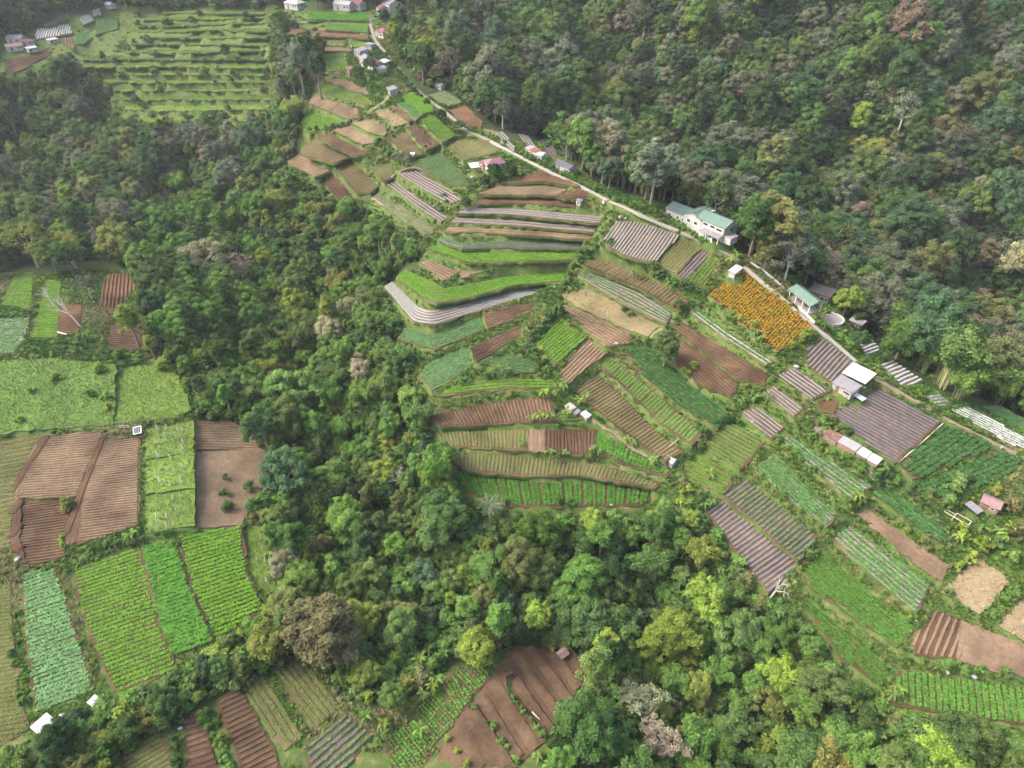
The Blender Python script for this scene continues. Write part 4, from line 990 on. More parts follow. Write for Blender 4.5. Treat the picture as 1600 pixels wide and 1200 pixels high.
def limbs_to(C, rng, base_h, r0, lean=(0, 0), nlim=9):
    mb = MB()
    top = np.array([lean[0], lean[1], base_h])
    mb.tube([(0, 0, -0.6), tuple(top * 0.5 + rng.normal(0, 0.1, 3) * (1, 1, 0)), tuple(top)], [r0 * 1.25, r0 * 0.9, r0 * 0.75], 7)
    order = rng.permutation(len(C))[:nlim]
    for i in order:
        c = np.array(C[i]); m = top * 0.55 + c * 0.45 + rng.normal(0, 0.3, 3) + np.array([0, 0, -0.4])
        mb.tube([tuple(top * 0.95), tuple(m), tuple(c * 0.97 + top * 0.03)], [r0 * 0.5, r0 * 0.33, r0 * 0.12], 5)
    return mb
def broadleaf(seed, R, H, flat, nclump, rmin, rmax, leaf=0.5, dens=8.0, core=0.78, lopsided=0.25):
    """clumped crown on limbs: returns (trunk mesh builder, crown quads, tints)"""
    rng = np.random.default_rng(seed)
    ch = H - R * flat * 0.95
    C, Rs = [], []
    ph = rng.uniform(0, 6.28)
    for i in range(nclump):
        z = 1 - (i + 0.5) / nclump * 1.5
        z = max(z, -0.45)
        a = i * 2.39996 + rng.normal(0, 0.35)
        rr = math.sqrt(max(0, 1 - z * z)) if z > 0 else 1.0
        lop = 1 + lopsided * math.sin(a * 2 + ph) + lopsided * 0.6 * math.sin(a * 3 + ph * 2)
        k = rng.uniform(0.62, 1.02) * lop
        r = rng.uniform(rmin, rmax)
        C.append((rr * math.cos(a) * (R - r * .6) * k, rr * math.sin(a) * (R - r * .6) * k, ch + z * R * flat * k + rng.normal(0, 0.25)))
        Rs.append(r)
    V, T = crown_from_clumps(np.array(C), Rs, rng, dens, leaf, 0.78, core=core)
    return limbs_to(C, rng, max(ch - R * flat * 0.55, H * 0.3), 0.032 * H ** 0.9), V, T
TREE_SPECS = {   # name: variants of (R, H, flat, clumps, rmin, rmax, leaf, density, core, lopsided)
 'round': [(4.6, 11, .85, 64, .65, 1.35, .42, 9, .8, .12), (5.0, 12, .75, 70, .6, 1.3, .42, 9, .8, .22), (4.6, 10, .9, 60, .6, 1.4, .5, 8, .8, .32)],
 'canopy': [(5.4, 12, .85, 62, .8, 1.6, .42, 8, .8, .26), (5.0, 12.5, .95, 58, .8, 1.6, .42, 8, .8, .28), (5.8, 11.5, .75, 66, .8, 1.5, .42, 8, .8, .30)],
 'open': [(5.2, 10.5, .7, 52, .55, 1.15, .34, 8.0, .5, .34), (4.6, 10.5, .8, 46, .55, 1.1, .34, 8.0, .5, .36)],
 'tall': [(3.0, 15, 1.5, 34, .8, 1.4, .42, 7.5, .75, .22), (2.6, 13, 1.6, 30, .7, 1.2, .42, 7.5, .75, .25)],
 'shrub': [(1.5, 2.1, .8, 12, .45, .7, .30, 14, .75, .2), (1.3, 1.8, .8, 10, .4, .65, .30, 14, .75, .25)],
}
PROTO = {}
for i, (k, vs) in enumerate(TREE_SPECS.items()):
    PROTO[k] = []
    for j, s in enumerate(vs):
        mb, V, T = broadleaf(100 * i + j + 3, *s)
        PROTO[k].append((mb.mesh('trunk', BARK_PALE if k == 'open' else BARK), qmesh('crown', V, [LEAF], T), s[0], s[1]))
def bamboo(seed, culms, H, spread):
    rng = np.random.default_rng(seed)
    mb = MB(); Vs, Ts = [], []
    for i in range(culms):
        a = i / culms * 6.283 + rng.normal(0, 0.3)
        d = np.array([math.cos(a), math.sin(a), 0])
        h = H * rng.uniform(0.72, 1.08); sp = spread * rng.uniform(0.5, 1.15) * (0.35 if i % 4 == 0 else 1)
        b = d * rng.uniform(0.2, 1.0)
        t = np.linspace(0, 1, 9)
        path = b + d * (sp * t[:, None] ** 2.2) + np.array([0, 0, 1]) * (h * (t - 0.20 * t ** 4 - 0.17 * t ** 7))[:, None]
        mb.tube([tuple(p) for p in path[:7]], list(np.linspace(0.075, 0.03, 7)), 4)
        n = 420
        s = rng.uniform(0.38, 1.0, n) ** 0.75
        P = np.column_stack([np.interp(s, t, path[:, k]) for k in range(3)])
        tuft = 0.3 + 1.0 * np.sin(np.clip((s - 0.3) / 0.72, 0, 1) * math.pi) ** 0.8
        # leaves hang in whorls
        whorl = np.round(s * 14) / 14
        P = P * 0.6 + 0.4 * np.column_stack([np.interp(whorl, t, path[:, k]) for k in range(3)])
        dd = rng.normal(0, 1, (n, 3)) * np.array([1, 1, .7]); dd /= np.linalg.norm(dd, axis=1, keepdims=True)
        P = P + dd * (tuft * rng.uniform(0.35, 1.15, n))[:, None] + np.array([0, 0, -0.12])
        nn = dd * 0.6 + rng.normal(0, 0.4, (n, 3)) + np.array([0, 0, 0.6]); nn /= np.linalg.norm(nn, axis=1, keepdims=True)
        Vs.append(leaf_quads(P, nn, 0.52, rng, 0.42))
        ct = rng.uniform(0.8, 1.2)
        Ts.append(ct * rng.uniform(0.75, 1.3, n))
    return mb, np.concatenate(Vs), np.concatenate(Ts)
CULM = plain('bamboo_culm', (0.20, 0.22, 0.09), 0.6, 0.3, 0.3)
PROTO['bamboo'] = []
for j, (cu_, H, sp) in enumerate([(17, 12.5, 4.6), (15, 11, 5.0), (19, 13.5, 4.4)]):
    mb, V, T = bamboo(900 + j, cu_, H, sp)
    PROTO['bamboo'].append((mb.mesh('culms', CULM), qmesh('foliage', V, [LEAF], T), sp, H))
# banana: pseudo-stem and long arching leaves
def banana_leaf(L, W, droop, seed):
    rng = np.random.default_rng(seed)
    t = np.linspace(0, 1, 8)
    x = L * (t - 0.12 * t ** 3) * math.cos(0.55) ; z = L * (0.62 * t - droop * t ** 2.3)
    w = W * np.clip(np.sin(np.clip(t * 1.02 + 0.02, 0, 1) * math.pi) ** 0.55, 0.06, 1) * (1 + rng.normal(0, .05, 8)); w[0] = 0.05
    vs, fs = [], []
    for i in range(8):
        vs += [(x[i], -w[i] / 2, z[i] + 0.25 * w[i]), (x[i], 0, z[i]), (x[i], w[i] / 2, z[i] + 0.25 * w[i])]
    for i in range(7):
        fs += [(3*i, 3*i+1, 3*i+4, 3*i+3), (3*i+1, 3*i+2, 3*i+5, 3*i+4)]
    me = fmesh('banana_leaf', vs, fs, [LEAF])
    a = me.attributes.new('tint', 'FLOAT', 'FACE'); a.data.foreach_set('value', list(rng.uniform(0.85, 1.2, len(fs))))
    return me
BLEAF = [banana_leaf(2.6, .62, .50, 1), banana_leaf(2.3, .58, .85, 2), banana_leaf(2.0, .55, 1.15, 3)]
BSTEM = MB().tube([(0, 0, -.3), (0.03, 0, 1.0), (0, 0.04, 2.1)], [.19, .16, .10], 7).mesh('banana_stem', plain('banana_stem', (0.17, 0.17, 0.07), 0.8, 0.2, 0.3))
# ------------------------------------------------------------------ plants: placing and naming
LANDS = [(1190,485,'the marigold field'),(1090,345,'the white villa'),(1258,465,'the green-roofed pavilion'),(1385,665,'the big plastic square'),(1525,915,'the stubble field'),(370,760,'the bare tan field'),
 (340,905,'the lime green field'),(840,1090,'the big brown bottom field'),(690,1110,'the dotted cabbages'),(720,490,'the bent silver terrace'),(875,535,'the bright green square'),(90,620,'the lush left meadow'),
 (290,120,'the grassy stepped hill'),(70,60,'the top left farm'),(540,15,'the village houses'),(850,265,'the white concrete road'),(870,775,'the lowest green terrace'),(850,640,'the dark brown terrace'),
 (80,740,'the left brown plots'),(200,480,'the leaning-tree plots'),(460,1090,'the bottom olive plots'),(1500,1090,'the corner ribbed field'),(1190,830,'the dark plastic squares'),(760,260,'the purple-roofed house'),
 (1420,600,'the white plastic strips'),(500,240,'the upper terraces'),(620,440,'the bent green terrace'),(1450,750,'the bushy dark plots'),(580,100,'the roadside houses'),(230,980,'the yellow-lime field'),
 (1400,1000,'the green vegetable strips'),(1040,545,'the round dark tree'),(500,980,'the big olive tree'),(1550,30,'the top right corner'),(1000,60,'the top of the wooded slope'),(1300,200,'the middle of the wooded slope'),
 (1580,330,'the right edge of the slope'),(1150,170,'the heart of the wooded slope'),(20,250,'the left edge of the woods'),(250,280,'the upper left woods')]
PENDING = []     # (object, u, v, stem) -> label after everything stands
def later(o, x, y, z, stem):
    u, v, d = project(np.array([x, y, z])); PENDING.append((o, float(u), float(v), stem))
def finish_labels():
    groups = {}
    for o, u, v, stem in PENDING:
        best = min(LANDS, key=lambda L: (L[0] - u) ** 2 + (L[1] - v) ** 2)
        du, dv = u - best[0], v - best[1]
        near = 'just ' if du * du + dv * dv < 60 ** 2 else ''
        if abs(du) > 1.3 * abs(dv): w = 'right of' if du > 0 else 'left of'
        else: w = 'below' if dv > 0 else 'above'
        groups.setdefault(f'{stem} {near}{w} {best[2]}', []).append((u, v, o))
    words = ['', 'second', 'third', 'fourth', 'fifth', 'sixth', 'seventh', 'eighth', 'ninth', 'tenth', 'eleventh', 'twelfth', 'thirteenth', 'fourteenth', 'fifteenth', 'sixteenth', 'seventeenth', 'eighteenth', 'nineteenth', 'twentieth', 'twenty-first', 'twenty-second', 'twenty-third', 'twenty-fourth']
    for lab, L in groups.items():
        L.sort(key=lambda t: t[0])
        for i, (u, v, o) in enumerate(L):
            o['label'] = lab if len(L) == 1 else (lab + ', leftmost' if i == 0 else lab + f', {words[i]} from left' if i < len(words) else lab)
TONES = {'dark green': (0.042, 0.078, 0.031), 'deep green': (0.060, 0.108, 0.034), 'mid green': (0.086, 0.138, 0.040), 'fresh green': (0.092, 0.168, 0.038), 'lime green': (0.145, 0.205, 0.036), 'olive green': (0.122, 0.138, 0.050),
 'pale olive': (0.205, 0.205, 0.112), 'grey green': (0.112, 0.128, 0.080), 'brownish': (0.150, 0.136, 0.085), 'yellow green': (0.142, 0.172, 0.042), 'yellowish': (0.215, 0.195, 0.055), 'bluish green': (0.058, 0.100, 0.050), 'rusty': (0.19, 0.115, 0.06)}
def shade(tone, rng=RNG, k=0.14):
    c = np.array(TONES[tone]) * (1 + rng.normal(0, k)) * (1 + rng.normal(0, 0.05, 3)); return tuple(np.clip(c, 0.012, 0.5))
CAPS = {'round': 'round', 'canopy': 'broad-crowned', 'open': 'open airy', 'tall': 'tall narrow'}
def place(kind, x, y, s, tone, name, cat, group, noun, label=None, tilt=(0, 0)):
    j = 0 if label and kind == 'round' else int(RNG.integers(len(PROTO[kind])))
    tr, cr, R, H = PROTO[kind][j]
    z = float(ground(x, y))
    root = link(name, None, None, (x, y, z), RNG.uniform(0, 6.28), (s * RNG.uniform(.8, 1.2), s * RNG.uniform(.8, 1.2), s * RNG.uniform(.85, 1.15)))
    root.rotation_euler[0], root.rotation_euler[1] = tilt
    root.empty_display_size = .1
    link('culms' if kind == 'bamboo' else ('stems' if kind == 'shrub' else 'trunk'), tr, root)
    link('foliage' if kind in ('bamboo', 'shrub') else 'crown', cr, root, color=shade(tone))
    tag(root, None, cat, group)
    if label: root['label'] = label
    else: later(root, x, y, z + H * s * .6, noun)
    return root
USED = []       # (x, y, r) of placed plants
def by_crown(u, v, kind, s):
    R, H = PROTO[kind][0][2], PROTO[kind][0][3]
    return at(u, v, H * s * 0.62)
# ---- trees one can tell apart
SPECIAL = [
 (500,980,'round',1.45,'olive green','largest round olive-green tree above the bottom yellow-olive plots'),
 (452,945,'round',.85,'olive green','smaller olive tree touching the largest olive tree on its left'),
 (418,1005,'round',.7,'yellow green','yellow-green tree left of the largest olive tree'),
 (310,402,'open',1.45,'pale olive','wide pale olive tree above the bamboo on the left bank'),
 (375,418,'open',1.0,'pale olive','pale feathery tree right of the wide pale olive tree'),
 (178,378,'round',1.25,'yellow green','dense yellow-green tree above the leaning-tree plots'),
 (42,380,'open',1.4,'yellow green','airy green tree with a leaning white trunk at the left edge'),
 (105,385,'open',1.1,'yellow green','airy green tree in the middle of the leaning white trunks'),
 (238,478,'round',1.0,'dark green','dark dense tree right of the lime tree on the left bank'),
 (203,505,'tall',.9,'lime green','lime green tree standing in the left brown plots'),
 (232,535,'tall',.7,'yellow green','yellow-green tree below the dark dense tree on the left bank'),
 (135,445,'open',.85,'grey green','thin grey-green tree over the small red-brown plots'),
 (360,275,'canopy',1.35,'grey green','broad grey-olive tree at the head of the gully'),
 (208,275,'open',.95,'grey green','grey feathery tree in the upper left woods'),
 (45,222,'round',.95,'lime green','bright lime tree in the upper left woods near the left edge'),
 (1040,548,'round',.82,'deep green','round dark green tree standing alone among the central plots'),
 (480,75,'tall',1.25,'dark green','tallest dark narrow tree left of the village terraces'),
 (468,110,'tall',1.3,'grey green','tall grey-green tree left of the round lawn terraces'),
 (496,112,'tall',1.2,'dark green','tall dark tree beside the green grass plot'),
 (448,92,'tall',1.0,'grey green','leaning grey-green tree at the right end of the grassy steps'),
 (545,483,'open',.85,'pale olive','pale thin-crowned tree among the gully bamboo'),
 (562,575,'open',.85,'pale olive','second pale thin-crowned tree lower in the gully'),
 (590,365,'tall',1.0,'mid green','slim pale-trunked tree at the tip of the white-flecked strip'),
 (620,380,'tall',.9,'mid green','slim green tree right of the pale-trunked one beside the terraces'),
 (745,1015,'round',.72,'lime green','lime green bushy tree at the top of the dotted cabbages'),
 (570,1052,'round',.6,'yellow green','small yellow-green tree among the bottom bananas'),
 (615,1090,'round',.55,'fresh green','small blue-green bush tree left of the dotted cabbages'),
 (1003,1092,'open',.85,'pale olive','pale bare-limbed tree among the lower right bamboo'),
 (1035,1155,'open',.85,'pale olive','second pale tree near the bottom among the bamboo'),
 (1080,812,'round',.5,'lime green','lime green small tree above the dark plastic plots'),
 (1345,530,'round',.5,'dark green','dark grey-green bush left of the white plastic strips'),
 (1385,545,'round',.5,'mid green','green bush between the two plots of white strips'),
 (1325,470,'round',.85,'lime green','bright green round tree behind the grey-roofed huts'),
 (1245,392,'round',.8,'lime green','bright green tree above the pavilion garden'),
 (1290,430,'open',.8,'brownish','brown-tinged tree behind the green-roofed pavilion'),
 (772,268,'round',.55,'dark green','dark tree beside the purple-roofed house'),
 (795,268,'round',.5,'dark green','second dark tree right of the purple-roofed house'),
 (757,285,'round',.45,'dark green','dark bushy tree below the purple-roofed house'),
 (728,318,'round',.36,'dark green','small dark bush at the left end of the brown terraces'),
 (628,245,'open',.6,'grey green','pale grey leafless-looking tree beside the white water tank'),
 (690,180,'round',.42,'dark green','small dark tree beside the ridge road bend'),
 (718,195,'round',.4,'deep green','small tree on the ridge road below the orange plot'),
 (578,100,'round',.6,'grey green','bushy grey-green tree left of the red-roofed roadside house'),
 (560,112,'round',.6,'deep green','green tree between the red hut and the roadside house'),
 (600,28,'round',.7,'dark green','dark tree at the top bend of the village road'),
 (352,78,'round',.5,'dark green','lone dark bush on the grassy stepped hill'),
 (1270,1010,'round',.6,'mid green','green tree at the left end of the lowest rowed strip'),
 (978,265,'tall',.7,'yellowish','yellowish slim tree at the forest edge behind the black shed'),
 (858,190,'round',.6,'lime green','light green tree at the forest edge above the roadside hut'),
 (900,195,'open',1.05,'pale olive','pale olive tree at the forest edge above the small grey plots'),
 (990,215,'open',1.1,'pale olive','long pale tree on the near edge of the wooded slope'),
 (1345,190,'canopy',1.1,'lime green','bright lime tree in the middle of the wooded slope'),
 (1365,232,'canopy',1.2,'yellow green','large yellow-green crown right below the bright lime tree'),
 (1535,395,'canopy',1.25,'brownish','large brownish crown near the right edge of the slope'),
 (1280,150,'canopy',1.1,'brownish','brown-grey crown in the upper middle of the slope'),
 (1475,80,'canopy',1.4,'grey green','large grey-green crown near the top right'),
 (1530,150,'canopy',1.4,'olive green','large olive crown right of the slope near the edge'),
]
for u, v, kind, s, tone, lab in SPECIAL:
    p = by_crown(u, v, kind, s)
    place(kind, p[0], p[1], s, tone, {'tall': 'slender_tree', 'open': 'airy_tree', 'round': 'round_tree', 'canopy': 'forest_tree'}[kind], 'tree', 'trees on the hillside', '', lab)
    USED.append((p[0], p[1], PROTO[kind][0][2] * s * (.8 if kind != 'tall' else .6)))
# ---- woods
BAMBOO_Z = [[(300,430),(420,430),(510,520),(490,610),(340,610),(300,540)], [(450,560),(660,540),(665,680),(600,730),(470,690)], [(420,290),(560,320),(615,400),(600,500),(500,470),(420,380)],
 [(980,860),(1130,870),(1250,980),(1310,1130),(1300,1260),(1000,1260),(950,1060)], [(385,170),(465,175),(465,250),(390,255)], [(640,650),(735,690),(745,900),(640,880)], [(1400,490),(1640,540),(1640,640),(1480,595),(1400,555)], [(150,300),(300,290),(330,350),(160,350)], [(60,1120),(150,1090),(240,1130),(140,1200),(20,1200)], [(1290,1120),(1620,1140),(1620,1260),(1290,1260)]]
SLOPE_MIX = [('dark green', 6), ('deep green', 9), ('mid green', 7), ('bluish green', 4), ('olive green', 4), ('grey green', 7), ('brownish', 1.0), ('lime green', .4), ('pale olive', .4), ('rusty', .02)]
GULLY_MIX = [('dark green', 2), ('deep green', 7), ('mid green', 10), ('fresh green', 11), ('lime green', 1.8), ('olive green', 1), ('bluish green', .6), ('pale olive', .25), ('yellow green', .7)]
LEFT_MIX = [('dark green', 5), ('deep green', 9), ('mid green', 8), ('bluish green', 2), ('olive green', 4), ('grey green', 4), ('lime green', .7), ('brownish', .4), ('pale olive', .6), ('rusty', .03)]
BAM_MIX = [('mid green', 6), ('yellow green', 2.2), ('olive green', .8), ('fresh green', 7), ('lime green', 1)]
def pick(mix):
    w = np.array([m[1] for m in mix], float); return mix[int(RNG.choice(len(mix), p=w / w.sum()))][0]
BAN_EX = [(508,985),(560,1000),(640,985),(705,990),(735,1030),(700,1085),(640,1120),(560,1140),(505,1100)]     # bananas and low growth instead of trees
def zone_points(poly, spacing, h, r, margin=True, frame=(-90, 1690, -90, 1290)):
    xs = np.arange(-330, 330, spacing); ys = np.arange(50, 470, spacing)
    X, Y = np.meshgrid(xs, ys); X = X + (np.arange(len(ys)) % 2)[:, None] * spacing / 2
    X = (X + RNG.uniform(-.36, .36, X.shape) * spacing).ravel(); Y = (Y + RNG.uniform(-.36, .36, Y.shape) * spacing).ravel()
    Z = ground(X, Y)
    u, v, d = project(np.stack([X, Y, Z + h * .62], -1))
    ok = in_poly(np.stack([u, v], -1), poly) & (u > frame[0]) & (u < frame[1]) & (v > frame[2]) & (v < frame[3])
    X, Y, Z, u, v, d = (a[ok] for a in (X, Y, Z, u, v, d))
    if margin:
        ok = ~in_poly(np.stack([u, v], -1), BAN_EX)
        X, Y, Z, u, v, d = (a[ok] for a in (X, Y, Z, u, v, d))
        _, vt, _ = project(np.stack([X, Y, Z + h * .98], -1))
        ok = in_poly(np.stack([u, vt], -1), poly)
        for a in range(8):
            ok &= owner(X + r * .75 * math.cos(a * .785), Y + r * .75 * math.sin(a * .785)) == 0
        ok &= owner(X, Y) == 0
        X, Y, Z, u, v, d = (a[ok] for a in (X, Y, Z, u, v, d))
    return X, Y, Z, u, v, d
CAND = []      # (projected radius, kind, x, y, scale, tone, u, v)
def fill(poly, spacing, kinds, mix, smin, smax, bamboo_ok=True):
    X, Y, Z, U, V, D = zone_points(poly, spacing, 11 * (smin * .6 + smax * .4), 4.5 * (smin * .6 + smax * .4))
    for x, y, z, u, v, d in zip(X, Y, Z, U, V, D):
        s = smin + (smax - smin) * RNG.uniform(0, 1) ** 1.6
        isb = bamboo_ok and any(in_poly(np.array([u, v]), b) for b in BAMBOO_Z) and RNG.uniform() < .72
        kind = 'bamboo' if isb else kinds[int(RNG.integers(len(kinds)))]
        tone = pick(BAM_MIX if isb else mix)
        if isb: s *= 1.0
        r = PROTO[kind][0][2] * s
        if any((x - a) ** 2 + (y - b) ** 2 < (c + r * .55) ** 2 for a, b, c in USED): continue
        if kind == 'open' and tone not in ('pale olive', 'grey green', 'olive green', 'brownish'): tone = 'grey green' if RNG.uniform() < .5 else tone
        CAND.append((r / d, kind, x, y, s, tone, u, v))
fill(Z_SLOPE, 6.4, ['canopy', 'canopy', 'round', 'round', 'round', 'canopy', 'open'], SLOPE_MIX, .75, 1.6)
fill(Z_GULLY, 4.9, ['canopy', 'canopy', 'round', 'round', 'tall'], GULLY_MIX, .42, 1.1)
fill(Z_LEFT, 5.4, ['canopy', 'round', 'open', 'tall', 'canopy'], LEFT_MIX, .55, 1.35)
fill(Z_BACK, 6.5, ['canopy', 'round', 'tall'], LEFT_MIX, .8, 1.2)
fill(Z_VILL, 5.5, ['canopy', 'round', 'tall'], LEFT_MIX, .6, 1.0)
fill(Z_CORNER, 3.6, ['round', 'round', 'canopy'], GULLY_MIX, .35, .6)
CAND.sort(key=lambda c: -c[0])
NMAX = {'bamboo': 200, 'tree': 290}
cnt = {'bamboo': 0, 'tree': 0}
MASS = []
for c in CAND:
    fam = 'bamboo' if c[1] == 'bamboo' else 'tree'
    inside = -10 < c[6] < 1610 and -10 < c[7] < 1210
    if inside and cnt[fam] < NMAX[fam]:
        cnt[fam] += 1
        if fam == 'bamboo':
            place('bamboo', c[2], c[3], c[4], c[5], 'bamboo_clump', 'bamboo', 'bamboo clumps in the gullies', c[5] + ' arching bamboo clump')
        else:
            place(c[1], c[2], c[3], c[4], c[5], {'tall': 'slender_tree', 'open': 'airy_tree', 'round': 'round_tree', 'canopy': 'forest_tree'}[c[1]], 'tree', 'trees of the wooded slopes', f'{c[5]} {CAPS[c[1]]} tree')
    else: MASS.append(c)
print('trees', cnt, 'mass', len(MASS))
# ---- the rest of the woods, undergrowth and grass as masses
def mass(name, protos, P, kind_i, rz, sc, tone, label, cat):
    pm = bpy.data.meshes.new(name)
    n = len(P)
    pm.vertices.add(n); pm.vertices.foreach_set('co', np.asarray(P, np.float32).ravel())
    for nm, typ, arr, key in (('which', 'INT', kind_i, 'value'), ('turn', 'FLOAT', rz, 'value'), ('size', 'FLOAT', sc, 'value')):
        a = pm.attributes.new(nm, typ, 'POINT'); a.data.foreach_set(key, np.asarray(arr, np.int32 if typ == 'INT' else np.float32))
    a = pm.attributes.new('tone', 'FLOAT_COLOR', 'POINT'); a.data.foreach_set('color', np.column_stack([tone, np.ones(n)]).astype(np.float32).ravel())
    o = link(name, pm)
    g = bpy.data.node_groups.new(name, 'GeometryNodeTree')
    g.interface.new_socket('Geometry', in_out='INPUT', socket_type='NodeSocketGeometry'); g.interface.new_socket('Geometry', in_out='OUTPUT', socket_type='NodeSocketGeometry')
    nd, lk = g.nodes.new, g.links.new
    i, ou, mp, jn = nd('NodeGroupInput'), nd('NodeGroupOutput'), nd('GeometryNodeMeshToPoints'), nd('GeometryNodeJoinGeometry')
    lk(i.outputs[0], mp.inputs[0])
    def attr(nm, t):
        q = nd('GeometryNodeInputNamedAttribute'); q.data_type = t; q.inputs['Name'].default_value = nm; return q.outputs[0]
    cx = nd('ShaderNodeCombineXYZ'); lk(attr('turn', 'FLOAT'), cx.inputs[2])
    for k, me in enumerate(protos):
        po = bpy.data.objects.new(name + '_model', me)
        ip, oi, cm = nd('GeometryNodeInstanceOnPoints'), nd('GeometryNodeObjectInfo'), nd('FunctionNodeCompare')
        cm.data_type = 'INT'; cm.operation = 'EQUAL'
        ints = [s for s in cm.inputs if s.type == 'INT']
        lk(attr('which', 'INT'), ints[0]); ints[1].default_value = k
        oi.inputs['Object'].default_value = po
        lk(mp.outputs[0], ip.inputs['Points']); lk(cm.outputs[0], ip.inputs['Selection']); lk(oi.outputs['Geometry'], ip.inputs['Instance'])
        lk(cx.outputs[0], ip.inputs['Rotation']); lk(attr('size', 'FLOAT'), ip.inputs['Scale'])
        lk(ip.outputs[0], jn.inputs[0])
    lk(jn.outputs[0], ou.inputs[0])
    o.modifiers.new('scatter', 'NODES').node_group = g
    tag(o, label, cat, kind='stuff')
    return o
def mass_mesh(tr, cr):
    """trunk and crown as one model for the masses"""
    co = np.empty(len(cr.vertices) * 3, np.float32); cr.vertices.foreach_get('co', co)
    ti = np.empty(len(cr.polygons), np.float32); cr.attributes['tint'].data.foreach_get('value', ti)
    V = co.reshape(-1, 4, 3)
    tv = np.array([v.co[:] for v in tr.vertices]); tq = np.array([[tv[i] for i in p.vertices] for p in tr.polygons if len(p.vertices) == 4])
    return qmesh('wood_model', np.concatenate([V, tq]), [LEAF_I, tr.materials[0]], np.concatenate([ti, np.ones(len(tq))]), [0] * len(V) + [1] * len(tq))
if MASS:
    keys = [(k, j) for k in ('round', 'canopy', 'open', 'tall', 'bamboo') for j in range(len(PROTO[k]))]
    models = [mass_mesh(PROTO[k][j][0], PROTO[k][j][1]) for k, j in keys]
    first = {k: [i for i, q in enumerate(keys) if q[0] == k] for k in PROTO}
    xy = np.array([(c[2], c[3]) for c in MASS])
    mass('distant_woods', models, np.column_stack([xy, ground(xy[:, 0], xy[:, 1])]), [first[c[1]][int(RNG.integers(len(first[c[1]])))] for c in MASS], RNG.uniform(0, 6.28, len(MASS)), [c[4] for c in MASS],
         np.array([shade(c[5]) for c in MASS]), 'dense dark mixed forest covering the far slopes', 'forest')
# undergrowth in the woods
UP, UT, US = [], [], []
for poly, mix, sp in ((Z_SLOPE, SLOPE_MIX, 3.4), (Z_GULLY, GULLY_MIX, 2.1), (Z_LEFT, LEFT_MIX, 2.6), (Z_BACK, LEFT_MIX, 4), (Z_VILL, LEFT_MIX, 2.6), (Z_CORNER, GULLY_MIX, 1.8)):
    X, Y, Z, U, V, D = zone_points(poly, sp, 2.0, 1.0, False)
    ok = (owner(X, Y) == 0) & (owner(X + .7, Y) == 0) & (owner(X - .7, Y) == 0) & (owner(X, Y + .7) == 0) & (owner(X, Y - .7) == 0)
    for x, y, z in zip(X[ok], Y[ok], Z[ok]):
        UP.append((x, y, z - .1)); UT.append(shade(pick(mix), k=.2)); US.append(RNG.uniform(.6, 1.5) * (2.2 if sp > 3 else 1.1))
shm = []
for tr, cr, R, H in PROTO['shrub']: shm.append(mass_mesh(tr, cr))
mass('undergrowth', shm, np.array(UP), RNG.integers(0, 2, len(UP)), RNG.uniform(0, 6.28, len(UP)), US, np.array(UT), 'leafy undergrowth carpeting the gullies below the trees', 'undergrowth')
# grass on banks and verges
def tuft(seed, n, h, w, lean):
    rng = np.random.default_rng(seed)
    a = rng.uniform(0, 6.28, n); r = rng.uniform(0, .35, n)
    B = np.column_stack([r * np.cos(a), r * np.sin(a), np.full(n, -.08)])
    d = np.column_stack([np.cos(a), np.sin(a), np.zeros(n)]); sd = np.column_stack([-np.sin(a), np.cos(a), np.zeros(n)])
    hh = (h * rng.uniform(.6, 1.2, n))[:, None]; ln = (lean * rng.uniform(.5, 1.4, n))[:, None]
    mid = B + np.array([0, 0, 1]) * hh * .6 + d * ln * .45; tip = B + np.array([0, 0, 1]) * hh * .85 + d * ln
    return qmesh('tuft', np.stack([B, mid - sd * w, tip, mid + sd * w], 1), [LEAF_I], rng.uniform(.75, 1.3, n))
tufts = [tuft(1, 14, .55, .07, .4), tuft(2, 12, .38, .09, .42), tuft(3, 16, .9, .06, .55)]
sel = (~fixed) & (~wood) & (gu > -30) & (gu < 1630) & (gv > -30) & (gv < 1230)
jj, ii = np.nonzero(sel)
n = min(len(jj) * 2, 90000)
k = RNG.integers(0, len(jj), n)
gxs = GX[ii[k]] + RNG.uniform(-.5, .5, n); gys = GY[jj[k]] + RNG.uniform(-.5, .5, n)
ok = owner(gxs, gys) == 0
gxs, gys = gxs[ok], gys[ok]; n = len(gxs)
f = np.sin(gxs / 9.3 + 2 * np.sin(gys / 13)) + np.sin(gys / 6.1 + gxs / 15) + RNG.normal(0, .6, n)
c_green, c_lime, c_dry, c_dark = np.array((.055, .12, .024)), np.array((.08, .145, .03)), np.array((.17, .15, .08)), np.array((.04, .09, .024))
tone = np.where((f > 1.0)[:, None], c_dry, np.where((f > .1)[:, None], c_lime, np.where((f > -1.0)[:, None], c_green, c_dark))) * RNG.uniform(.75, 1.25, (n, 1))
gpu, gpv, _ = project(np.column_stack([gxs, gys, ground(gxs, gys)]))
dryz = in_poly(np.stack([gpu, gpv], -1), [(745,300),(840,270),(915,292),(945,325),(915,388),(800,392),(690,372),(715,330)])
tone = np.where((dryz & (RNG.uniform(0, 1, n) < .8))[:, None], np.array((.15, .115, .062)) * RNG.uniform(.7, 1.25, (n, 1)), tone)
mass('bank_grass', tufts, np.column_stack([gxs, gys, ground(gxs, gys)]), RNG.choice(3, n, p=[.5, .35, .15]), RNG.uniform(0, 6.28, n), RNG.uniform(.6, 1.3, n), tone, 'rough green and dry grass on the terrace banks and verges', 'grass')
print('undergrowth', len(UP), 'grass', n)
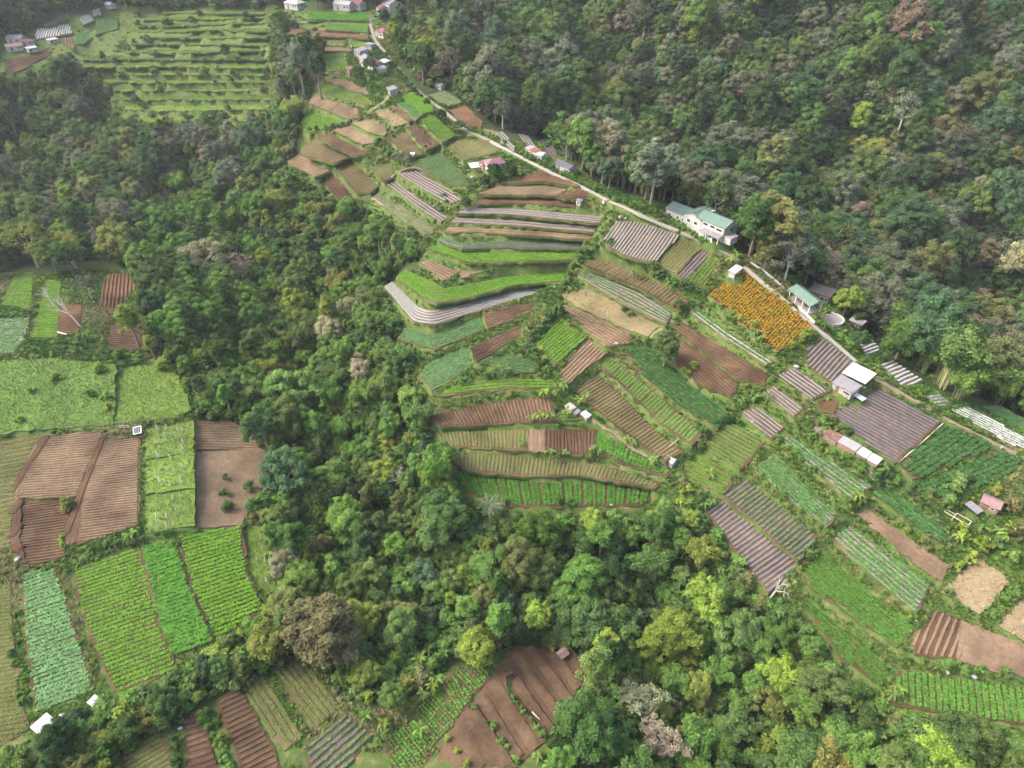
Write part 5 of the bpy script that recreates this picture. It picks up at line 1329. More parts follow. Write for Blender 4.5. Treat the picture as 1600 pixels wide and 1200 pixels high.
# weeds and low shrubs crowding the edges of the plots
near = np.zeros_like(fixed)
for dj in range(-2, 3):
    for di in range(-2, 3): near |= np.roll(np.roll(fixed, dj, 0), di, 1)
jj, ii = np.nonzero(sel & near & ~((gu > 110) & (gu < 440) & (gv < 200)) & ~in_poly(np.stack([gu, gv], -1), [(745,300),(840,270),(915,292),(945,325),(915,388),(800,392),(690,372),(715,330)]))
k = RNG.integers(0, len(jj), 9000)
wx, wy = GX[ii[k]] + RNG.uniform(-.4, .4, len(k)), GY[jj[k]] + RNG.uniform(-.4, .4, len(k))
pat = np.sin(wx / 5.1 + 1.3 * np.sin(wy / 7)) + np.sin(wy / 4.3 - wx / 9) + RNG.normal(0, .5, len(k))
ok = (owner(wx, wy) == 0) & (pat > -.2)
wx, wy = wx[ok], wy[ok]; n = len(wx)
wt = np.array([shade(pick([('deep green', 3), ('mid green', 6), ('fresh green', 7), ('olive green', 4), ('lime green', 4), ('yellow green', 2)]), k=.2) for _ in range(n)])
mass('bank_weeds', shm, np.column_stack([wx, wy, ground(wx, wy) - .1]), RNG.integers(0, 2, n), RNG.uniform(0, 6.28, n), RNG.uniform(.14, .4, n), wt, 'low leafy weeds crowding the edges of the terraces', 'weeds')
# ---- hedge bushes along the plot edges (lines in pixels)
HEDGES = [
 ([(872,492),(852,505),(832,530),(822,545),(836,560),(850,572)], 1.6, 'deep green', .95), ([(905,400),(930,393),(960,400),(990,418),(1020,425),(1045,440),(1075,455),(1100,462)], 2.2, 'deep green', .9),
 ([(1108,470),(1130,490),(1160,520),(1190,545),(1210,558)], 1.8, 'fresh green', .7), ([(1020,545),(1000,540),(985,540)], 1.8, 'deep green', .8), ([(1130,660),(1105,680),(1085,705),(1065,715)], 1.8, 'deep green', .7),
 ([(1240,660),(1262,662),(1285,672),(1265,690),(1280,700),(1300,712),(1320,725),(1345,735),(1365,748)], 2.2, 'fresh green', .9), ([(1285,660),(1300,665),(1320,678)], 2.0, 'mid green', .9),
 ([(1370,760),(1400,755),(1420,765),(1450,775),(1480,790)], 2.4, 'mid green', .8), ([(1205,555),(1235,545),(1262,525)], 1.8, 'lime green', .8),
 ([(1440,1035),(1480,1042),(1530,1048),(1580,1058)], 2.0, 'fresh green', .7), ([(1480,930),(1510,955),(1545,965),(1570,940),(1595,915)], 2.0, 'fresh green', .7),
 ([(800,1092),(815,1110),(830,1130),(848,1150)], 1.6, 'fresh green', .5), ([(740,1108),(760,1130),(785,1160),(808,1190)], 1.6, 'fresh green', .5), ([(700,1155),(715,1175),(730,1195)], 2.0, 'lime green', .5),
 ([(270,1160),(275,1180),(280,1200)], 1.4, 'deep green', .7), ([(320,1120),(335,1150),(350,1180),(360,1200)], 1.5, 'fresh green', .7), ([(640,360),(655,372),(668,378)], 1.6, 'deep green', .9),
 ([(905,408),(895,420),(888,440),(875,455)], 2.2, 'mid green', .7), ([(480,205),(500,208),(530,200),(548,194)], 1.8, 'deep green', .7), ([(575,190),(590,195),(605,205),(615,215)], 1.8, 'mid green', .6),
 ([(590,225),(600,235),(615,250),(628,258)], 2.2, 'fresh green', .7), ([(645,245),(665,238),(685,228)], 2.0, 'mid green', .5), ([(640,185),(655,200),(670,220)], 2.4, 'mid green', .45),
 ([(700,300),(690,330),(680,350)], 2.2, 'deep green', .7), ([(735,300),(725,310),(715,325)], 2.0, 'mid green', .6), ([(735,205),(760,212),(790,225),(830,250),(870,268),(900,285),(930,298)], 1.9, 'fresh green', .6), ([(960,315),(985,320),(1015,332),(1045,347),(1075,362),(1100,378)], 1.7, 'fresh green', .7),
 ([(590,78),(610,100),(630,122),(650,148),(672,166)], 2.0, 'deep green', .8), ([(1280,508),(1310,528),(1335,555)], 1.8, 'fresh green', .7), ([(1060,480),(1090,480)], 2.0, 'deep green', .7), ([(640,15),(650,40),(640,70)], 3.0, 'dark green', .9), ([(1180,440),(1200,452),(1225,475),(1245,490)], 1.7, 'yellowish', .45), ([(1180,415),(1200,425),(1215,440)], 1.8, 'yellow green', .5),
 ([(1300,835),(1285,850),(1262,868),(1250,890)], 2.2, 'fresh green', .6), ([(1180,735),(1210,765),(1250,800),(1285,830)], 2.4, 'fresh green', .6), ([(1215,690),(1250,720),(1300,760),(1320,785)], 2.2, 'fresh green', .6),
 ([(1350,785),(1400,820),(1450,860),(1485,885)], 2.6, 'olive green', .5), ([(1500,830),(1520,850),(1510,865),(1495,890)], 2.0, 'lime green', .8), ([(855,580),(868,588),(880,600)], 1.8, 'fresh green', .6), ([(770,590),(720,600),(690,615)], 2.0, 'fresh green', .7),
 ([(575,130),(590,140),(600,145)], 2.0, 'deep green', .8), ([(540,115),(560,122),(580,125),(600,120)], 2.2, 'fresh green', .8), ([(30,960),(20,1010),(20,1060),(40,1100)], 2.2, 'mid green', .5), ([(1400,560),(1440,585),(1460,600)], 2.2, 'mid green', .6),
 ([(1440,635),(1470,650),(1500,662),(1540,680)], 2.0, 'mid green', .55), ([(860,785),(900,795),(950,795),(1000,795)], 2.2, 'deep green', .8),
]
nb = 0
for px, step, tone, s in HEDGES:
    P = at([p[0] for p in px], [p[1] for p in px])
    q = densify(P[:, :2], step, .35, False)
    for x, y in q:
        if owner(x, y) == 1 and RNG.uniform() < .6 and px[0] not in ((800,1092), (740,1108), (700,1155)): continue
        nb += 1
        place('shrub', x, y, s * RNG.uniform(.7, 1.3), tone, 'hedge_bush', 'bush', 'bushes along the plot edges', tone + ' low bush')
BUSHES = [(105,790,1.2,'yellow green'),(100,852,.7,'lime green'),(97,842,.6,'lime green'),(352,745,.8,'deep green'),(348,768,.9,'deep green'),(355,772,.6,'deep green'),(356,792,.9,'deep green'),(388,760,1.1,'deep green'),(395,790,1.1,'deep green'),
 (140,612,1.2,'fresh green'),(165,618,1.2,'fresh green'),(168,635,.9,'lime green'),(155,577,1.1,'lime green'),(185,553,1.2,'fresh green'),(215,560,1.0,'fresh green'),(30,655,.9,'lime green'),(85,590,1.1,'fresh green'),(50,610,.9,'fresh green'),(255,570,1.5,'lime green'),
 (862,1008,1.1,'yellowish'),(1557,765,1.0,'yellowish'),(790,785,.9,'deep green'),(985,490,.9,'deep green'),(975,483,.7,'deep green'),(1085,570,1.0,'lime green'),(1070,577,.9,'lime green'),(1075,585,.7,'lime green'),(1490,760,1.3,'mid green'),(1500,750,1.2,'mid green'),(1515,745,1.2,'deep green'),
 (180,95,1.4,'deep green'),(200,75,1.3,'mid green'),(230,62,1.4,'deep green'),(260,35,1.5,'deep green'),(300,30,1.3,'mid green'),(160,88,1.3,'deep green'),(215,20,1.6,'deep green'),(190,120,1.2,'mid green'),(240,112,1.1,'olive green'),(150,115,1.3,'deep green'),(320,95,.9,'olive green'),(370,120,.9,'mid green'),(250,140,.9,'mid green'),(410,85,.9,'olive green'),(170,140,1.3,'deep green'),(225,165,1.2,'mid green'),(280,60,1,'mid green'),(395,30,1.4,'dark green'),(385,25,1.2,'dark green'),
 (1460,840,.9,'mid green'),(1540,850,1.4,'lime green'),(1520,870,1.2,'lime green'),(1560,845,1.2,'mid green'),(1580,790,1.2,'olive green'),(1590,830,1.3,'olive green'),(1580,870,1.4,'yellow green')]
for _ in range(60):          # scrub scattered over the grassy steps, thicker to the left
    _u = 130 + 300 * RNG.uniform() ** 2.6; _v = RNG.uniform(15, 195)
    if in_poly(np.array([_u, _v]), [(140,190),(130,95),(200,40),(240,12),(425,12),(432,195)]): BUSHES.append((_u, _v, RNG.uniform(.5, 1.5), pick(LEFT_MIX)))
for _ in range(40): BUSHES.append((RNG.uniform(140, 430), RNG.uniform(180, 202), RNG.uniform(.8, 1.7), pick(LEFT_MIX)))
for u, v, s, tone in BUSHES:
    p = at(u, v, 1.1 * s)
    place('shrub', p[0], p[1], s, tone, 'round_bush', 'bush', 'single bushes in and beside the plots', tone + ' single bush')
# ---- bananas
BANANAS = [(545,1020),(537,1040),(528,1058),(553,1030),(575,1012),(655,1030),(668,1018),(680,1028),(693,1022),(640,1045),(615,1062),(675,1072),(662,1085),(683,1062),(655,1140),(595,1150),(560,1112),(570,1120),(600,1130),(840,1180),(870,1140),(882,1165),(860,1195),(920,1092),(930,1085),(958,1180),(985,1185),(880,1120),
 (433,715),(440,722),(430,730),(195,842),(205,836),(470,748),(430,640),(415,650),(935,803),(1108,742),(1112,785),(1100,790),(850,612),(870,610),(882,600),(775,572),(790,578),(765,578),(830,655),(845,650),(860,650),(885,645),(905,625),(915,618),(860,705),(870,712),(885,707),(925,700),(935,705),(990,690),(980,685),(1022,718),(815,690),
 (990,425),(1000,430),(1045,437),(1050,442),(1150,397),(1140,405),(1175,505),(1190,530),(1180,520),(1155,495),(835,495),(845,500),(825,505),(842,545),(850,560),(1180,620),(1175,610),(1160,625),(1200,618),(1370,735),(1380,730),(1385,740),(1340,775),(1345,780),(1560,830),(1570,838),(1580,825),(1535,825),(1500,840),(1365,512),(1290,505),(1310,470),(1285,490),
 (590,130),(600,125),(575,122),(610,135),(520,118),(640,110),(650,118),(610,500),(600,490),(615,515),(595,480),(605,470),(240,320),(215,350),(220,335),(270,380),(160,330),(120,340),(110,330),(135,520),(120,530),(160,530),(115,545),(1395,1085),(1405,1078),(1290,1010),(1300,1060),(1320,1080),(1340,1105),(80,1175),(100,1165),(720,975),(735,960),(625,955),(620,1000),(945,910),(380,645),(390,655),(365,640),(1455,570),(1290,460)]
nbig = 0
for i, (u, v) in enumerate(BANANAS):
    s = RNG.uniform(.75, 1.15) * (1.0 if v > 560 else .95)
    p = at(u, v, 2.2 * s)
    root = link('banana_plant', None, None, p, RNG.uniform(0, 6.28), s)
    root.empty_display_size = .1
    tag(root, None, 'banana plant', 'banana plants scattered on banks and gully edges')
    later(root, p[0], p[1], p[2] + 2.2 * s, 'leafy banana plant')
    link('stem', BSTEM, root)
    nl = int(RNG.integers(6, 9))
    tone = shade(['fresh green', 'lime green', 'mid green'][int(RNG.choice(3, p=[.5, .25, .25]))]); tone = tuple(min(.3, t * 0.95) for t in tone)
    for k in range(nl):
        lf = link('leaf', BLEAF[int(RNG.integers(3))], root, (0, 0, 2.0), k * 6.283 / nl + RNG.normal(0, .25), RNG.uniform(.75, 1.1), tone)
        lf.rotation_euler[1] = RNG.normal(-.1, .2)
# ---- feather palm in the gully
p = at(765, 790, 6.0)
palm = tag(link('palm_tree', None, None, p), 'grey-green feather palm at the gully edge below the lowest terrace', 'palm')
MB().tube([(0, 0, -.4), (.15, .1, 3), (.1, 0, 6)], [.24, .17, .15], 7).build('trunk', BARK, palm)
def frond():
    t = np.linspace(0, 1, 22); rng = np.random.default_rng(5)
    x = 3.4 * t; z = 1.5 * t - 2.3 * t ** 2.2
    Vs = []
    for sg in (-1, 1):
        B = np.column_stack([x, 0 * x, z])[1:]
        L = (.95 * np.sin(np.clip(t[1:] * .9 + .1, 0, 1) * math.pi) ** .6 + .1)[:, None]
        tip = B + np.array([.45, sg * .85, -.25]) * L
        w = np.array([.07, 0, 0.01])
        Vs.append(np.stack([B - w, (B + tip) / 2 - w * .8 + [0, 0, .06], tip, (B + tip) / 2 + w * .8 + [0, 0, .06]], 1))
    return qmesh('frond', np.concatenate(Vs), [LEAF], rng.uniform(.8, 1.2, 42))
FR = frond()
for k in range(15):
    o = link('frond', FR, palm, (.1, 0, 6), k * 2.4, 1, (.10, .14, .08)); o.rotation_euler[1] = (-.45, -.1, .25)[k % 3]
# ---- bare dead trees and fallen trunks
def dead_tree(u, v, H, lean, seed, label, spread=.5):
    rng = np.random.default_rng(seed)
    p = at(u, v); mb = MB()
    root = tag(link('dead_tree', None, None, p), label, 'dead tree', 'bare pale dead trees')
    def grow(mbx, a, d, L, r, depth):
        b = a + d * L; m = (a + b) / 2 + rng.normal(0, L * .06, 3)
        mbx.tube([tuple(a), tuple(m), tuple(b)], [r, r * .8, r * .6], 5)
        if depth:
            for _ in range(3 if depth > 1 else 2):
                nd = d + rng.normal(0, spread, 3) + np.array([0, 0, .1]); nd /= np.linalg.norm(nd)
                grow(mbx, b, nd, L * rng.uniform(.5, .75), r * .55, depth - 1)
    d = np.array([lean[0], lean[1], 1.0]); d /= np.linalg.norm(d)
    mt = MB(); mt.tube([(0, 0, -.5), tuple(d * H * .25), tuple(d * H * .5)], [.26, .2, .17], 6); mt.build('trunk', BARK_PALE, root)
    br = MB()
    for _ in range(4):
        nd = d + rng.normal(0, spread, 3); nd /= np.linalg.norm(nd)
        grow(br, d * H * .48, nd, H * .24, .12, 3)
    br.build('branches', BARK_PALE, root)
dead_tree(1566,612,9,(.5,.1),1,'bare grey dead tree leaning at the right edge beyond the white strips')
dead_tree(741,985,5,(0,0),2,'small bare white tree above the lime bush near the cabbages',.7)
dead_tree(1196,945,8,(.5,.3),3,'white bare branches hanging over the dark plastic plot')
dead_tree(128,512,11,(-.75,.35),4,'long white bare trunk leaning left over the narrow green plot',.35)
dead_tree(62,300,11,(-.6,.3),5,'pale bare leaning trunk in the upper left woods',.35)
dead_tree(122,420,9,(-.7,.2),6,'white trunk leaning left below the airy green trees',.4)
dead_tree(88,480,7,(-.6,.3),7,'thin bare tree leaning over the left green rows',.4)
dead_tree(268,235,8,(-.3,.1),8,'bare whitish tree below the grassy stepped hill',.4)
dead_tree(690,775,5,(0,0),9,'grey twiggy bare bush beside the tip of the lowest terrace',.8)
dead_tree(640,770,8,(-.4,.2),10,'tangle of dead bamboo stalks in the middle of the gully',.7)
def fallen(u0, v0, u1, v1, r, label):
    a, b = at(u0, v0), at(u1, v1); a[2] += r + .5; b[2] += r + .5
    m = (a + b) / 2; m[2] = max(m[2], float(ground(m[0], m[1])) + r)
    tag(MB().tube([tuple(a), tuple(m), tuple(b)], [r, r * .85, r * .6], 6).build('fallen_log', BARK_PALE), label, 'log', 'pale fallen trunks')
fallen(92,523,107,527,.3,'thick white log lying at the foot of the narrow green plot')
fallen(585,778,625,770,.13,'thin pale log lying across the gully floor')
fallen(516,1033,529,1046,.22,'short white log beside the bananas under the big olive tree')
fallen(831,1116,843,1127,.16,'pale plank-like log on the big brown bottom field')
fallen(1045,700,1060,690,.1,'thin pale pole by the tiny white hut')
# ------------------------------------------------------------------ buildings
BM = {
 'tin_white': plain('tin_white', (0.27, 0.27, 0.275), .55, .4, .1, 1.0, dirt=(0.232, 0.213, 0.193)), 'tin_pale': plain('tin_pale', (0.20, 0.195, 0.20), .55, .4, .12, 1.0, dirt=(0.184, 0.159, 0.150)), 'tin_grey': plain('tin_grey', (0.145, 0.145, 0.155), .5, .4, .15, 1.0, dirt=(0.116, 0.097, 0.087)),
 'tin_black': plain('tin_black', (0.043, 0.043, 0.058), .5, .4, .2), 'tin_rust': plain('tin_rust', (0.11, 0.055, 0.042), .8, .2, .25, dirt=(0.159, 0.126, 0.116)), 'tin_pink': plain('tin_pink', (0.17, 0.105, 0.105), .7, .3, .2, dirt=(0.121, 0.082, 0.077)),
 'tile_maroon': plain('tile_maroon', (0.115, 0.046, 0.046), .75, .2, .2, 2.0, dirt=(0.135, 0.077, 0.073)), 'tile_red': plain('tile_red', (0.16, 0.06, 0.045), .75, .2, .2), 'tile_purple': plain('tile_purple', (0.150, 0.066, 0.092), .7, .25, .15),
 'roof_green': plain('roof_green', (0.075, 0.125, 0.1), .5, .4, .15, .8, dirt=(0.071, 0.105, 0.090)), 'shingle_grey': plain('shingle_grey', (0.10, 0.088, 0.09), .85, .2, .2, 1.5, dirt=(0.145, 0.126, 0.121)), 'shingle_pale': plain('shingle_pale', (0.281, 0.265, 0.250), .85, .2, .2),
 'sheet': plain('tarpaulin', (0.45, 0.46, 0.46), .5, .4, .06), 'wall_white': plain('wall_white', (0.31, 0.305, 0.295), .8, .2, .06, .6, dirt=(0.290, 0.276, 0.252)), 'wall_grey': plain('wall_grey', (0.281, 0.265, 0.250), .9, .2, .15, dirt=(0.126, 0.107, 0.087)),
 'wall_brown': plain('wall_brown', (0.172, 0.117, 0.086), .9, .2, .2), 'glass': plain('dark_glass', (0.023, 0.027, 0.031), .1, .6, .1), 'wood': plain('wood', (0.133, 0.086, 0.055), .8, .2, .3), 'paving': plain('paving', (0.19, 0.165, 0.155), .85, .2, .12, 2.0, dirt=(0.184, 0.164, 0.150), bump=.2),
 'terracotta': plain('terracotta', (0.19, 0.1, 0.065), .8, .2, .15), 'blue': plain('blue_tarpaulin', (0.039, 0.062, 0.203), .5, .4, .3), 'cells': plain('solar_cells', (0.02, 0.024, 0.05), .45, .3, .15, 6.0), 'frame_white': plain('white_paint', (0.608, 0.608, 0.601), .5, .3, .05), 'bamboo_pole': plain('bamboo_pole', (0.374, 0.328, 0.234), .8, .2, .15), 'stake': plain('pale_stake', (0.515, 0.484, 0.421), .8, .2, .1),
}
def seams(mb, a, b, c, d, n, h=.05, w=.06):
    """n raised ribs running down the slope quad a,b (ridge) c,d (eave, c under b)"""
    a, b, c, d = (np.array(p, float) for p in (a, b, c, d))
    e = (b - a) / (np.linalg.norm(b - a) + 1e-9) * w / 2
    for i in range(n):
        f = (i + .5) / n
        p, q = a + (b - a) * f, d + (c - d) * f
        mb.add([p - e, p + e, q + e, q - e, p - e + [0, 0, h], p + e + [0, 0, h], q + e + [0, 0, h], q - e + [0, 0, h]], [(4, 5, 6, 7), (0, 4, 7, 3), (1, 2, 6, 5), (3, 7, 6, 2), (0, 1, 5, 4)])
def window(parent, x, y, z, w, h, axis):
    """framed window on a wall face; axis 'y-' means it looks towards -y"""
    f, g = MB(), MB()
    s = -1 if axis[1] == '-' else 1
    if axis[0] == 'y':
        f.box(x - w/2 - .08, x + w/2 + .08, min(y, y + s*.06), max(y, y + s*.06), z - .08, z + h + .08); g.box(x - w/2, x + w/2, min(y, y + s*.075), max(y, y + s*.075), z, z + h)
    else:
        f.box(min(x, x + s*.06), max(x, x + s*.06), y - w/2 - .08, y + w/2 + .08, z - .08, z + h + .08); g.box(min(x, x + s*.075), max(x, x + s*.075), y - w/2, y + w/2, z, z + h)
    fr = f.build('window', BM['frame_white'], parent); g.build('pane', BM['glass'], fr)
def door(parent, x, y, w, h, axis, mat='wood'):
    s = -1 if axis[1] == '-' else 1; m = MB()
    if axis[0] == 'y': m.box(x - w/2, x + w/2, min(y, y + s*.06), max(y, y + s*.06), 0, h)
    else: m.box(min(x, x + s*.06), max(x, x + s*.06), y - w/2, y + w/2, 0, h)
    m.build('door', BM[mat], parent)
def roof_of(root, kind, L, W, H, mat, oh=.4, z0=0, x0=0, y0=0, name='roof'):
    t = .09; a, b = L / 2 + oh, W / 2 + oh
    X = lambda p: (p[0] + x0, p[1] + y0, p[2] + z0)
    m, sm, cap = MB(), MB(), MB()
    ns = max(3, int(L / .6))
    if kind == 'gable':
        r = W * .26; e = H - .1
        for s in (1, -1):
            q = [X((-a, 0, H + r)), X((-a, -s * b, e)), X((a, -s * b, e)), X((a, 0, H + r))]
            m.slab(q if s > 0 else q[::-1], t)
            seams(sm, q[0], q[3], q[2], q[1], ns)
        cap.box(-a + x0, a + x0, -.12 + y0, .12 + y0, H + r - .05 + z0, H + r + .07 + z0)
    elif kind == 'hip':
        r = W * .28; k = max(a - b, a * .25); e = H - .1
        for q in ([(-k, 0, H + r), (-a, -b, e), (a, -b, e), (k, 0, H + r)], [(k, 0, H + r), (a, b, e), (-a, b, e), (-k, 0, H + r)]):
            m.slab([X(p) for p in q], t)
        for q in ([(k, 0, H + r), (a, -b, e), (a, b, e)], [(-k, 0, H + r), (-a, b, e), (-a, -b, e)]): m.slab([X(p) for p in q], t)
        cap.box(-k + x0, k + x0, -.12 + y0, .12 + y0, H + r - .05 + z0, H + r + .07 + z0)
    elif kind == 'mono':
        q = [X((-a, b, H + W * .2)), X((-a, -b, H + .05)), X((a, -b, H + .05)), X((a, b, H + W * .2))]
        m.slab(q, t); seams(sm, q[0], q[3], q[2], q[1], ns)
    else:
        m.box(-a + x0, a + x0, -b + y0, b + y0, H + z0 + .003, H + z0 + .13)
    rf = m.build(name, BM[mat], root)
    if sm.v: sm.build('roof_seams', BM[mat], rf)
    if cap.v: cap.build('ridge_cap', BM[mat], rf)
    return rf
def walls_of(root, kind, L, W, H, mat, z0=0, x0=0, y0=0, name='wall'):
    m = MB()
    if kind == 'gable':
        r = W * .26 - .12
        for s in (-1, 1):
            x = s * L / 2 + x0
            m.add([(x - .08, -W/2 + y0, z0 - .3), (x - .08, W/2 + y0, z0 - .3), (x - .08, W/2 + y0, z0 + H), (x - .08, y0, z0 + H + r), (x - .08, -W/2 + y0, z0 + H),
                   (x + .08, -W/2 + y0, z0 - .3), (x + .08, W/2 + y0, z0 - .3), (x + .08, W/2 + y0, z0 + H), (x + .08, y0, z0 + H + r), (x + .08, -W/2 + y0, z0 + H)],
                  [(0, 4, 3, 2, 1), (5, 6, 7, 8, 9), (0, 1, 6, 5), (1, 2, 7, 6), (2, 3, 8, 7), (3, 4, 9, 8), (4, 0, 5, 9)])
        for s in (-1, 1): m.box(-L/2 + .081 + x0, L/2 - .081 + x0, s * W/2 - .08 + y0, s * W/2 + .08 + y0, z0 - .3, z0 + H - .12)
    elif kind == 'mono':
        m.box(-L/2 + x0, L/2 + x0, -W/2 + y0, -W/2 + .12 + y0, z0 - .3, z0 + H - .06); m.box(-L/2 + x0, L/2 + x0, W/2 - .12 + y0, W/2 + y0, z0 - .3, z0 + H + W * .16)
        for s in (-1, 1):
            x = s * (L/2 - .06) + x0
            m.add([(x - .06, -W/2 + .121 + y0, z0 - .3), (x - .06, W/2 - .121 + y0, z0 - .3), (x - .06, W/2 - .121 + y0, z0 + H + W * .14), (x - .06, -W/2 + .121 + y0, z0 + H - .06),
                   (x + .06, -W/2 + .121 + y0, z0 - .3), (x + .06, W/2 - .121 + y0, z0 - .3), (x + .06, W/2 - .121 + y0, z0 + H + W * .14), (x + .06, -W/2 + .121 + y0, z0 + H - .06)],
                  [(0, 3, 2, 1), (4, 5, 6, 7), (0, 1, 5, 4), (1, 2, 6, 5), (2, 3, 7, 6), (3, 0, 4, 7)])
    else: m.box(-L/2 + x0, L/2 + x0, -W/2 + y0, W/2 + y0, z0 - .3, z0 + H - .12 if kind == 'hip' else z0 + H)
    return m.build(name, BM[mat], root)
for (nm, px, ax, L, W, H, kind, rm, wm, lab), (x, y, z, a) in zip(HOUSES, HPOS):
    # long side towards the camera: flip so that local -y looks at the viewer
    if math.cos(a) < 0: a += math.pi
    root = link(nm, None, None, (x, y, z), a); root.empty_display_size = .2
    tag(root, lab, 'shed' if 'shed' in nm or nm in ('lean_to', 'carport', 'white_shelter', 'tarpaulin_shelter') else ('table' if 'table' in nm else ('box' if 'box' in nm else ('hut' if 'hut' in nm else 'house'))), 'farm and village buildings')
    if wm:
        walls_of(root, kind, L, W, H, wm)
        off = .08 if kind == 'gable' else 0
        if nm != 'pump_box':
            door(root, -L * .22, -W/2 - off, min(.9, L * .25), min(1.9, H * .8), 'y-')
            if L > 2.5: window(root, L * .2, -W/2 - off, H * .4, min(1.1, L * .22), H * .3, 'y-')
            if L > 4.5: window(root, L * .38, -W/2 - off, H * .4, .8, H * .3, 'y-')
            if W > 2.8: window(root, L/2 + off, 0, H * .4, 1.0, H * .3, 'x+'); window(root, -L/2 - off, 0, H * .4, 1.0, H * .3, 'x-')
        else: window(root, 0, -W/2, .35, .8, .6, 'y-')
    else:
        for sx in (-1, 1):
            for sy in (-1, 1):
                MB().box(sx * (L/2 - .15) - .05, sx * (L/2 - .15) + .05, sy * (W/2 - .15) - .05, sy * (W/2 - .15) + .05, -.2, H + (W * .15 if kind == 'mono' and sy > 0 else -.03)).build('post', BM['wood'], root)
    roof_of(root, kind, L, W, H, rm, .3 if L > 3 else .15)
# ---- the white villa with its stepped green roofs
vil = tag(link('white_villa', None, None, tuple(VILLA), VILLA_A), 'white two-storey villa with stepped green metal roofs on the ridge', 'villa'); vil.scale = (1, 1, .84)
for x0, L, W, H, k in ((-6.0, 8.4, 6.0, 3.6, 'gable'), (6.2, 9.6, 6.2, 5.0, 'gable')):
    walls_of(vil, k, L, W, H, 'wall_white', 0, x0, 0); roof_of(vil, k, L, W, H, 'roof_green', .35, 0, x0, 0)
# middle block: its gable end looks at the road
midb = bpy.data.objects.new('cross_wing', None); COL.objects.link(midb); midb.parent = vil; midb.location = (-.2, .5, 0); midb.rotation_euler = (0, 0, math.pi / 2); midb.empty_display_size = .1
walls_of(midb, 'gable', 7.4, 6.4, 4.4, 'wall_white'); roof_of(midb, 'gable', 7.4, 6.4, 4.4, 'roof_green', .4)
for x, z, w in ((2.6, 3.4, .9), (4.6, 3.4, 1.6), (7.0, 3.4, 1.6), (9.4, 3.2, 1.9), (4.0, .8, 1.4), (6.6, .8, 1.4), (9.2, .8, 1.4)): window(vil, x, -3.18, z, w, .8, 'y-')
for x in (-8.6, -5.6, -3.6): window(vil, x, -3.08, 1.5, .8, .9, 'y-')
for y in (-1.4, 1.2): window(midb, -3.78, y, 2.2, 1.1, 1.0, 'x-')
door(vil, 2.2, -3.18, 1.0, 2.1, 'y-')
window(vil, 11.08, 0, 3.0, 1.4, 1.0, 'x+'); window(vil, -10.28, 0, 1.6, 1.2, .9, 'x-')
for i, x in enumerate((1.2, 3.0)): MB().box(x - .6, x + .6, 1.0, 1.8, 6.3, 6.36).build('skylight', BM['frame_white'], midb, loc=(0, -3.3 if i else -2.4, -1.05))
mb = MB().slab([(4.4, -3.3, 2.45), (4.4, -5.6, 2.0), (11.2, -5.6, 2.0), (11.2, -3.3, 2.45)], .08); mb.build('veranda_roof', BM['tin_grey'], vil)
for x in (4.6, 6.8, 9.0, 11.0): MB().box(x - .06, x + .06, -5.5, -5.38, -.2, 1.94).build('veranda_post', BM['frame_white'], vil)
MB().box(11.25, 13.6, -3.0, .4, -.3, 2.1).build('annex', BM['wall_white'], vil); MB().box(11.2, 13.7, -3.1, .5, 2.103, 2.2).build('annex_roof', BM['tin_pale'], vil)
tk = tag(link('blue_canopy', None, None, tuple(at(1051, 338)), VILLA_A), 'blue tarpaulin canopy at the left end of the white villa', 'canopy')
MB().slab([(-2, 1.4, 2.2), (-2, -1.4, 1.9), (2, -1.4, 1.9), (2, 1.4, 2.2)], .05).build('canopy', BM['blue'], tk)
for sx in (-1.8, 1.8):
    for sy in (-1.2, 1.2): MB().box(sx - .04, sx + .04, sy - .04, sy + .04, -.3, 2.02 + sy * .1).build('post', BM['wood'], tk)
p = at(1030, 331)
ct = tag(link('terracotta_court', None, None, tuple(p + [0, 0, .05]), VILLA_A, (.75, .6, 1)), 'orange terracotta court left of the white villa', 'court', kind='structure')
MB().box(-4.5, 4.5, -1.2, 1.2, -.6, .08).build('paving', BM['terracotta'], ct)
for i in range(9): MB().box(-4.5 + i + .02, -4.5 + i + .98, -1.18, 1.18, .083, .12).build('paving_slab', BM['terracotta'], ct)
# ---- green-roofed pavilion, garden wall, patio
pav = tag(link('garden_pavilion', None, None, tuple(PAV), PAV_A), 'open pavilion with pale green gable roof above the marigold field', 'pavilion')
roof_of(pav, 'gable', 9.0, 4.2, 2.7, 'roof_green', .35)
for x in (-4.2, -1.4, 1.4, 4.2):
    for y in (-1.9, 1.9): MB().box(x - .09, x + .09, y - .09, y + .09, -.3, 2.6).build('post', BM['frame_white'], pav)
MB().box(-4.5, 4.5, -2.1, 2.1, -.5, .12).build('floor_slab', BM['paving'], pav)
MB().box(-4.3, .8, 1.72, 1.86, .123, 2.4).build('back_wall', BM['wall_white'], pav)
MB().box(-1.0, 1.0, -.5, .5, .123, .85).build('counter', BM['wood'], pav)
for x in (4.45,): 
    MB().tube([(4.5, -2.1, 2.62), (4.5, 0, 3.75), (4.5, 2.1, 2.62)], [.08] * 3, 4).build('gable_trim', BM['frame_white'], pav)
pt = tag(link('curved_patio', None, None, tuple(PATIO)), 'pinkish paved patio with a curved white parapet beside the pavilion', 'patio')
aa = np.linspace(0, 2 * math.pi, 29)[:-1]
poly = [(3.4 * math.cos(t), 3.0 * math.sin(t), .1) for t in aa]
MB().slab(poly, .9).build('paving', BM['paving'], pt)
